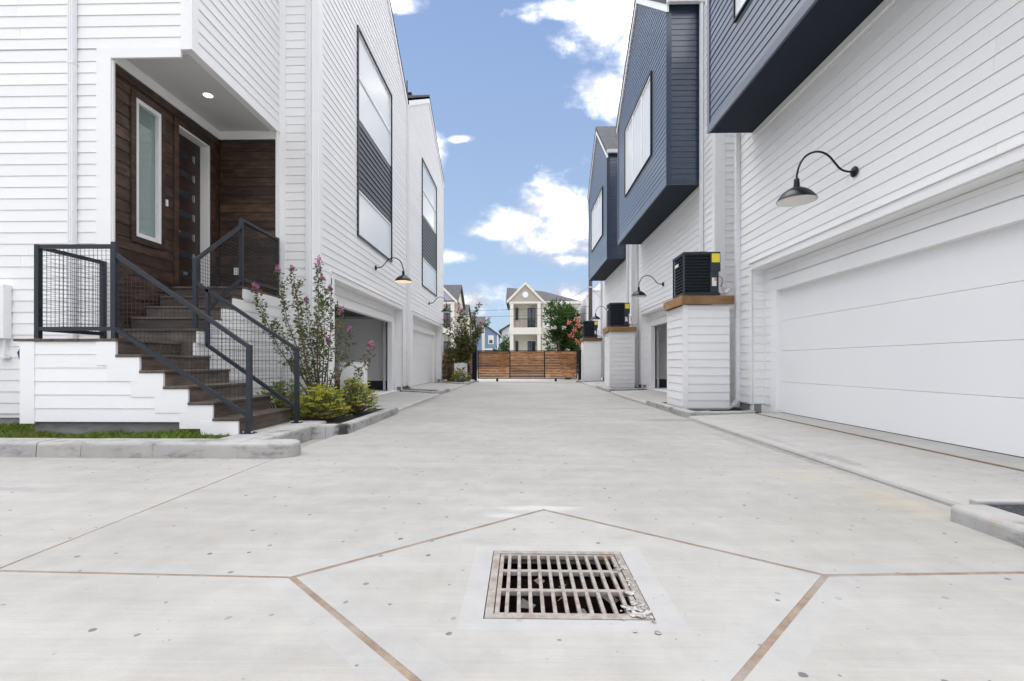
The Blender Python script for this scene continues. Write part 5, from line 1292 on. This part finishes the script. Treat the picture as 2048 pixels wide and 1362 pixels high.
# grass strip beside the stairs
def grass():
    r_ = np.random.default_rng(4); n = 15000
    x = r_.uniform(-12, -3.36, n); y = r_.uniform(5.09, 5.56, n); k = x < -5.9; y[k] = r_.uniform(5.09, 6.42, k.sum())
    h = r_.uniform(.035, .105, n) * (.6 + .7 * (np.sin(x * 5.1) * np.sin(x * 2.3 + 1) + 1) / 2); P = np.stack([x, y, np.full(n, .083)], 1)
    a = r_.uniform(0, 6.283, n); w_ = .0045; s = np.stack([np.cos(a), np.sin(a), 0 * a], 1) * w_; ln = np.stack([r_.normal(0, .03, n), r_.normal(0, .03, n), h], 1)
    V = np.stack([P - s, P + s, P + ln * np.array([.45, .45, .6]) + s * .7, P + ln * np.array([1.2, 1.2, .95])], 1).reshape(-1, 3)
    me = bpy.data.meshes.new('grass'); me.vertices.add(len(V)); me.vertices.foreach_set('co', V.ravel()); me.loops.add(4 * n); me.loops.foreach_set('vertex_index', np.arange(4 * n)); me.polygons.add(n); me.polygons.foreach_set('loop_start', np.arange(0, 4 * n, 4)); me.polygons.foreach_set('loop_total', np.full(n, 4))
    me.materials.append(MATS['grass_blade']); me.update(); me.validate(); return link('grass', me, None, (0, 0, 0))
tag(grass(), 'thin ragged grass strip between the kerb and the stairs', 'grass', kind='stuff')

# ------------------------------------------------------------------ beyond the gate
def bush_tree(name, label, c, rx, ry, z0, z1, seed, m, ln, wd, n, flowers=(), cat='tree', grp=None, trunk=True):
    r_ = random.Random(seed); T = thing(name, label, cat, (c[0], c[1], 0), grp); tr = MB(); P = []; D = []
    lob = [(Vector((r_.gauss(0, .45) * rx, r_.gauss(0, .45) * ry, r_.uniform(.12, .9))), r_.uniform(.34, .56)) for _ in range(16)]
    for q_, s in lob:
        top = Vector((c[0] + q_.x, c[1] + q_.y, z0 + q_.z * (z1 - z0))); tr.tube(curve_pts((c[0] + q_.x * .1, c[1] + q_.y * .1, 0), top, (q_.x * .2, 0, 0), 6), [.06 - .008 * i for i in range(7)], 6)
        for i in range(n // 16):
            v_ = Vector((r_.gauss(0, 1), r_.gauss(0, 1), r_.gauss(0, 1))).normalized() * (r_.random() ** .45); p = top + Vector((v_.x * s * rx, v_.y * s * ry, v_.z * s * (z1 - z0) * .45)); P.append(p); D.append(v_ + Vector((0, 0, .5)))
    obj('trunk', tr, 'bark', T); leaves('crown', P, D, ln, wd, m, T, seed, .1, .4)
    for (x, y, z, mm, s) in flowers:
        FP = []; FD = []
        for j in range(30): v_ = Vector((r_.gauss(0, 1), r_.gauss(0, 1), r_.gauss(0, 1))).normalized(); FP.append(Vector((x, y, z)) + v_ * s * r_.random()); FD.append(v_)
        leaves('flower_cluster', FP, FD, s * .6, s * .5, mm, T, seed, 0, .5)
    return T
fls = []
for (u, v) in [(1137, 645), (1153, 640), (1158, 652), (1149, 660), (1142, 671), (1166, 664), (1155, 683), (1162, 692)]: fls.append((*at(u, v, 27.4), 'petal_coral', .16))
for (u, v) in [(1105, 657), (1096, 680), (1112, 655), (1128, 656), (1103, 690), (1088, 684), (1135, 700), (1095, 655)]: fls.append((*at(u, v, 27.7), 'petal_white', .12))
bush_tree('oleander_tree', 'large dark green oleander with white and coral flowers behind the gate', (2.75, 29.3, 0), 1.35, 1.2, .8, 4.25, 31, 'leaf_dark', .30, .075, 13000, fls)
bush_tree('evergreen_tree', 'small dark tree between the blue house and the cream house', (-2.4, 62, 0), 1.0, 1.0, .5, 4.2, 32, 'leaf_dark', .35, .12, 2200)

def row_house(label, x1, y0, wall, trim, gab, ridge=9.55, depth=7., wdt=7., gw=3.6, hip=False, flip=False, doors='blue_door', grp='gabled houses beyond the gate'):
    """two storey house, stacked porches under a front gable; x1 = right edge of the gable front when not hip"""
    H = thing('gabled_house', label, 'house', (x1 - gw / 2, y0 + depth / 2, 0), grp)
    gx0, gx1 = x1 - gw, x1; gm = (gx0 + gx1) / 2; ze = 7.4
    X0, X1 = (gx0, gx0 + wdt) if hip else (gx1 - wdt, gx1)
    # body behind the porch
    obj('wall', MB().box(X0 + .15, X1 - .15, y0 + 1.6, y0 + depth, 0, ze), wall, H)
    if hip: obj('wall', MB().box(gx1 - .1, X1 - .15, y0 + .25, y0 + 1.6, 0, ze), wall, H)
    else: obj('wall', MB().box(X0 + .15, gx0 + .1, y0 + .25, y0 + 1.6, 0, ze), wall, H)
    # porch posts, floor bands
    for x in (gx0 + .2, gx1 - .55): B('porch_column', H, trim, x, x + .36, y0, y0 + .36, 0, ze - .1)
    B('porch_column', H, trim, gx0 + .2, gx0 + .5, y0 + 1.3, y0 + 1.6, 0, ze - .1)
    B('porch_floor', H, trim, gx0 + .12, gx1 - .12, y0 - .04, y0 + 1.6, 4.0, 4.7); B('porch_beam', H, trim, gx0 + .1, gx1 - .1, y0 - .03, y0 + 1.7, ze - .2, ze)
    # railing
    RLg = link('balcony_railing', None, H, (gm, y0 + .1, 4.7)); B('rail', RLg, 'black_metal', gx0 + .56, gx1 - .55, y0 + .1, y0 + .15, 5.58, 5.64)
    for k in range(18): x = gx0 + .62 + k * (gw - 1.25) / 17; B('baluster', RLg, 'black_metal', x, x + .03, y0 + .11, y0 + .14, 4.7, 5.58)
    # doors
    for z in (4.72, 1.15):
        dr = link('french_door', None, H, (gm + .5, y0 + 1.58, z))
        B('door_frame', dr, trim, gm + .15, gm + 1.2, y0 + 1.52, y0 + 1.6, z, z + 2.35)
        for k in range(2): B('door_leaf', dr, doors, gm + .24 + k * .44, gm + .66 + k * .44, y0 + 1.48, y0 + 1.53, z + .02, z + 2.2); B('pane', dr, 'glass_dark', gm + .31 + k * .44, gm + .59 + k * .44, y0 + 1.47, y0 + 1.481, z + .3, z + 2.05)
        if z > 1: B('shutter', H, 'ac_navy', gx0 + .75, gx0 + 1.05, y0 + 1.5, y0 + 1.59, z + .9, z + 2.2)
    # front gable
    za = ze; zp = ze + gw / 2 * 1.05
    gb = MB(); gb.prism([(gx0 + .1, y0 + .05, za), (gx1 - .1, y0 + .05, za), (gm, y0 + .05, zp)], (0, .3, 0)); obj('gable_wall', gb, gab, H)
    for sx in (-1, 1):
        a = (gm + sx * (gw / 2 + .15), za - .12); b = (gm, zp + .12)
        rb = MB(); rb.hexa([(a[0], y0 - .1, a[1] - .1), (b[0], y0 - .1, b[1] - .25), (b[0], y0 - .1, b[1] + .05), (a[0], y0 - .1, a[1] + .2)], [(a[0], y0 + .1, a[1] - .1), (b[0], y0 + .1, b[1] - .25), (b[0], y0 + .1, b[1] + .05), (a[0], y0 + .1, a[1] + .2)]); obj('rake_board', rb, trim, H)
        rf = MB(); q_ = [(a[0], y0 + .1, a[1] + .1), (b[0], y0 + .1, b[1] + .02), (b[0], y0 + depth * .5, b[1] + .02), (a[0], y0 + depth * .5, a[1] + .1)]; rf.prism(q_, (0, 0, .08)); obj('gable_roof', rf, 'shingle', H)
    if hip:
        v_ = MB(); n = 20; v_.v = [(gm + .32 * math.cos(6.283 * k / n), y0 + .02, za + .72 + .32 * math.sin(6.283 * k / n)) for k in range(n)]; v_.prism([tuple(x) for x in v_.v], (0, -.03, 0)); v_.f = [tuple(i for i in f) for f in v_.f]; obj('round_vent', v_, 'white_trim', H)
        yc = y0 + depth / 2; r1 = MB(); zr = ridge; o_ = .25
        r1.v = [(X0 - o_, y0 + .2, ze), (X1 + o_, y0 + .2, ze), (X1 + o_, y0 + depth, ze), (X0 - o_, y0 + depth, ze), (X0 - o_, yc, zr), (X0 + 3.9, yc, zr - .45)]
        r1.f = [(0, 1, 5, 4), (1, 2, 5), (2, 3, 4, 5), (3, 0, 4), (0, 3, 2, 1)]; r1.m = [0] * 5; obj('roof', r1, 'shingle', H)
        B('fascia', H, trim, gx1 - .1, X1 + o_, y0 + .05, y0 + .19, ze - .22, ze + .03)
        for z in (5.2,):
            wn = link('window', None, H, (gx1 + .6, y0 + .2, z)); B('frame', wn, trim, gx1 + .05, gx1 + 1.15, y0 + .18, y0 + .25, z - .5, z + 1.5)
            for k in range(3): B('pane', wn, 'glass_cloud_white', gx1 + .15, gx1 + 1.05, y0 + .165, y0 + .181, z - .4 + k * .62, z + .14 + k * .62)
    else:
        r1 = MB(); o_ = .2; yc = y0 + depth / 2
        r1.hexa([(X0, y0 - .0, ze - .1), (X1 + o_, y0 - .0, ze - .1), (X1 + o_, y0, ze + .1), (X0, y0, ze + .1)], [(X0, yc, ridge), (X1 + o_, yc, ridge), (X1 + o_, yc, ridge + .2), (X0, yc, ridge + .2)])
        r1.hexa([(X0, y0 + depth, ze - .1), (X1 + o_, y0 + depth, ze - .1), (X1 + o_, y0 + depth, ze + .1), (X0, y0 + depth, ze + .1)], [(X0, yc + .01, ridge), (X1 + o_, yc + .01, ridge), (X1 + o_, yc + .01, ridge + .2), (X0, yc + .01, ridge + .2)]); obj('roof', r1, 'shingle', H)
        ew = MB(); ew.prism([(X1 - .05, y0 + .2, ze), (X1 - .05, y0 + depth - .2, ze), (X1 - .05, yc, ridge - .1)], (-.2, 0, 0)); obj('end_gable', ew, trim, H)
    return H
row_house('cream two storey house with stacked balconies and a round gable vent behind the gate', 2.15, 50, 'cream_wall', 'cream_trim', 'tan_wall', 9.5, 8, 7.55, 3.6, True)
row_house('nearest gabled house with a lavender gable behind the left house', -6.9, 50, 'cream_wall', 'cream_trim', 'lavender_wall')
row_house('second gabled house of the row beyond the left fence', -8.0, 68, 'cream_wall', 'cream_trim', 'blue_wall')
row_house('third gabled house of the row beyond the left fence', -8.3, 78, 'cream_wall', 'cream_trim', 'tan_wall')
# blue house at the end of the row
BH = thing('blue_house', 'blue house with a white trimmed window right of the gabled row', 'house', (-5.5, 92, 0))
yb_ = 88
m_ = MB(); m_.prism([(-7.2, yb_, 0), (-4.35, yb_, 0), (-4.35, yb_, 6.3), (-7.2, yb_, 8.4)], (0, 8, 0)); obj('wall', m_, 'blue_wall', BH)
B('corner_trim', BH, 'cream_trim', -4.6, -4.3, yb_ - .05, yb_, 0, 6.4); B('corner_trim', BH, 'cream_trim', -7.3, -6.8, yb_ - .9, yb_, 0, 8.2); B('band_trim', BH, 'white_trim', -6.8, -4.6, yb_ - .05, yb_, 3.45, 3.7)
m_ = MB(); m_.hexa([(-7.4, yb_ - .3, 8.4), (-3.9, yb_ - .3, 5.85), (-3.9, yb_ - .3, 6.1), (-7.4, yb_ - .3, 8.65)], [(-7.4, yb_ + 8, 8.4), (-3.9, yb_ + 8, 5.85), (-3.9, yb_ + 8, 6.1), (-7.4, yb_ + 8, 8.65)]); obj('roof', m_, 'shingle', BH)
m_ = MB(); m_.hexa([(-11, yb_ - 1.2, 7.2), (-6.9, yb_ - 1.2, 7.2), (-6.9, yb_ - 1.2, 7.4), (-11, yb_ - 1.2, 7.4)], [(-11, yb_ + 3, 9.6), (-6.9, yb_ + 3, 9.6), (-6.9, yb_ + 3, 9.8), (-11, yb_ + 3, 9.8)]); obj('roof', m_, 'shingle', BH)
obj('wall', MB().box(-11, -7.3, yb_ - .8, yb_ + 5, 0, 7.3), 'blue_wall', BH)
wn = link('window', None, BH, (-5.6, yb_, 4.6)); B('frame', wn, 'white_trim', -6.2, -5.2, yb_ - .08, yb_ - .001, 4.5, 6.1); B('pane', wn, 'glass_cloud_white', -6.02, -5.38, yb_ - .1, yb_ - .081, 5.35, 5.95); B('pane', wn, 'glass_dark', -6.02, -5.38, yb_ - .1, yb_ - .081, 4.65, 5.27)
# pale house sliver left of the cream house
PHs = thing('pale_house', 'pale gabled house peeking out left of the cream house', 'house', (0, 66, 0))
m_ = MB(); m_.prism([(-2.6, 62, 0), (3.4, 62, 0), (3.4, 62, 5.2), (.4, 62, 7.0), (-2.6, 62, 5.2)], (0, 8, 0)); obj('wall', m_, 'pale_wall', PHs)
m_ = MB(); m_.hexa([(-3.0, 61.7, 5.0), (.4, 61.7, 7.05), (.4, 61.7, 7.25), (-3.0, 61.7, 5.2)], [(-3.0, 70, 5.0), (.4, 70, 7.05), (.4, 70, 7.25), (-3.0, 70, 5.2)]); obj('roof', m_, 'shingle', PHs); B('band_trim', PHs, 'cream_trim', -2.6, 3.4, 61.93, 61.999, 3.3, 3.5)
# white modern building at the right, beyond the last townhouse
WM = thing('white_building', 'tall plain white building beyond the last right townhouse', 'building', (9, 46, 0))
m_ = MB(); m_.prism([(6.7, 46, 0), (14, 46, 0), (14, 46, 9.6), (8.4, 46, 9.6), (6.7, 46, 7.9)], (0, 10, 0)); obj('wall', m_, 'pale_wall', WM)
obj('front_wall', MB().box(6.2, 13, 42, 45.99, 0, 7.3), 'pale_wall', WM)
for k in range(12): B('batten', WM, 'pale_wall', 6.25 + k * .5, 6.29 + k * .5, 41.96, 41.999, 0, 7.3)
B('parapet', WM, 'white_trim', 6.1, 13, 41.9, 46, 7.3, 7.5); B('vent', WM, 'steel', 7.3, 7.9, 45.93, 45.999, 8.7, 8.85)
# utility pole and cables
UP = thing('utility_pole', 'dark wooden utility pole behind the farthest air conditioner', 'pole', (4.55, 32, 0))
obj('shaft', MB().tube([(4.55, 32, -.1), (4.55, 32, 4.5), (4.55, 32, 9.5)], [.15, .135, .115], 12), 'pole_wood', UP, smooth=True)
B('step_bracket', UP, 'steel', 4.40, 4.70, 31.84, 31.86, 5.95, 6.05)
def cable(label, a, b, sag, r=.012):
    a, b = Vector(a), Vector(b); pts = [a.lerp(b, i / 20) - Vector((0, 0, sag * 4 * (i / 20) * (1 - i / 20))) for i in range(21)]
    tag(obj('overhead_cable', MB().tube(pts, r, 5), 'black_metal'), label, 'cable', 'cables strung across the street')
cable('thin upper cable strung from the pole past the cream house', (4.55, 32, 4.75), (-12, 33.5, 4.6), .12)
cable('thin lower cable strung from the pole past the cream house', (4.55, 32, 4.3), (-12, 33.5, 4.2), .12)
cable('thin cable looping from the pole to the white building', (4.55, 32, 6.05), (8.2, 42, 6.6), .5)
cable('thin high cable looping left from the pole behind the cream roof', (4.55, 32, 6.1), (3.0, 49, 7.2), .3)
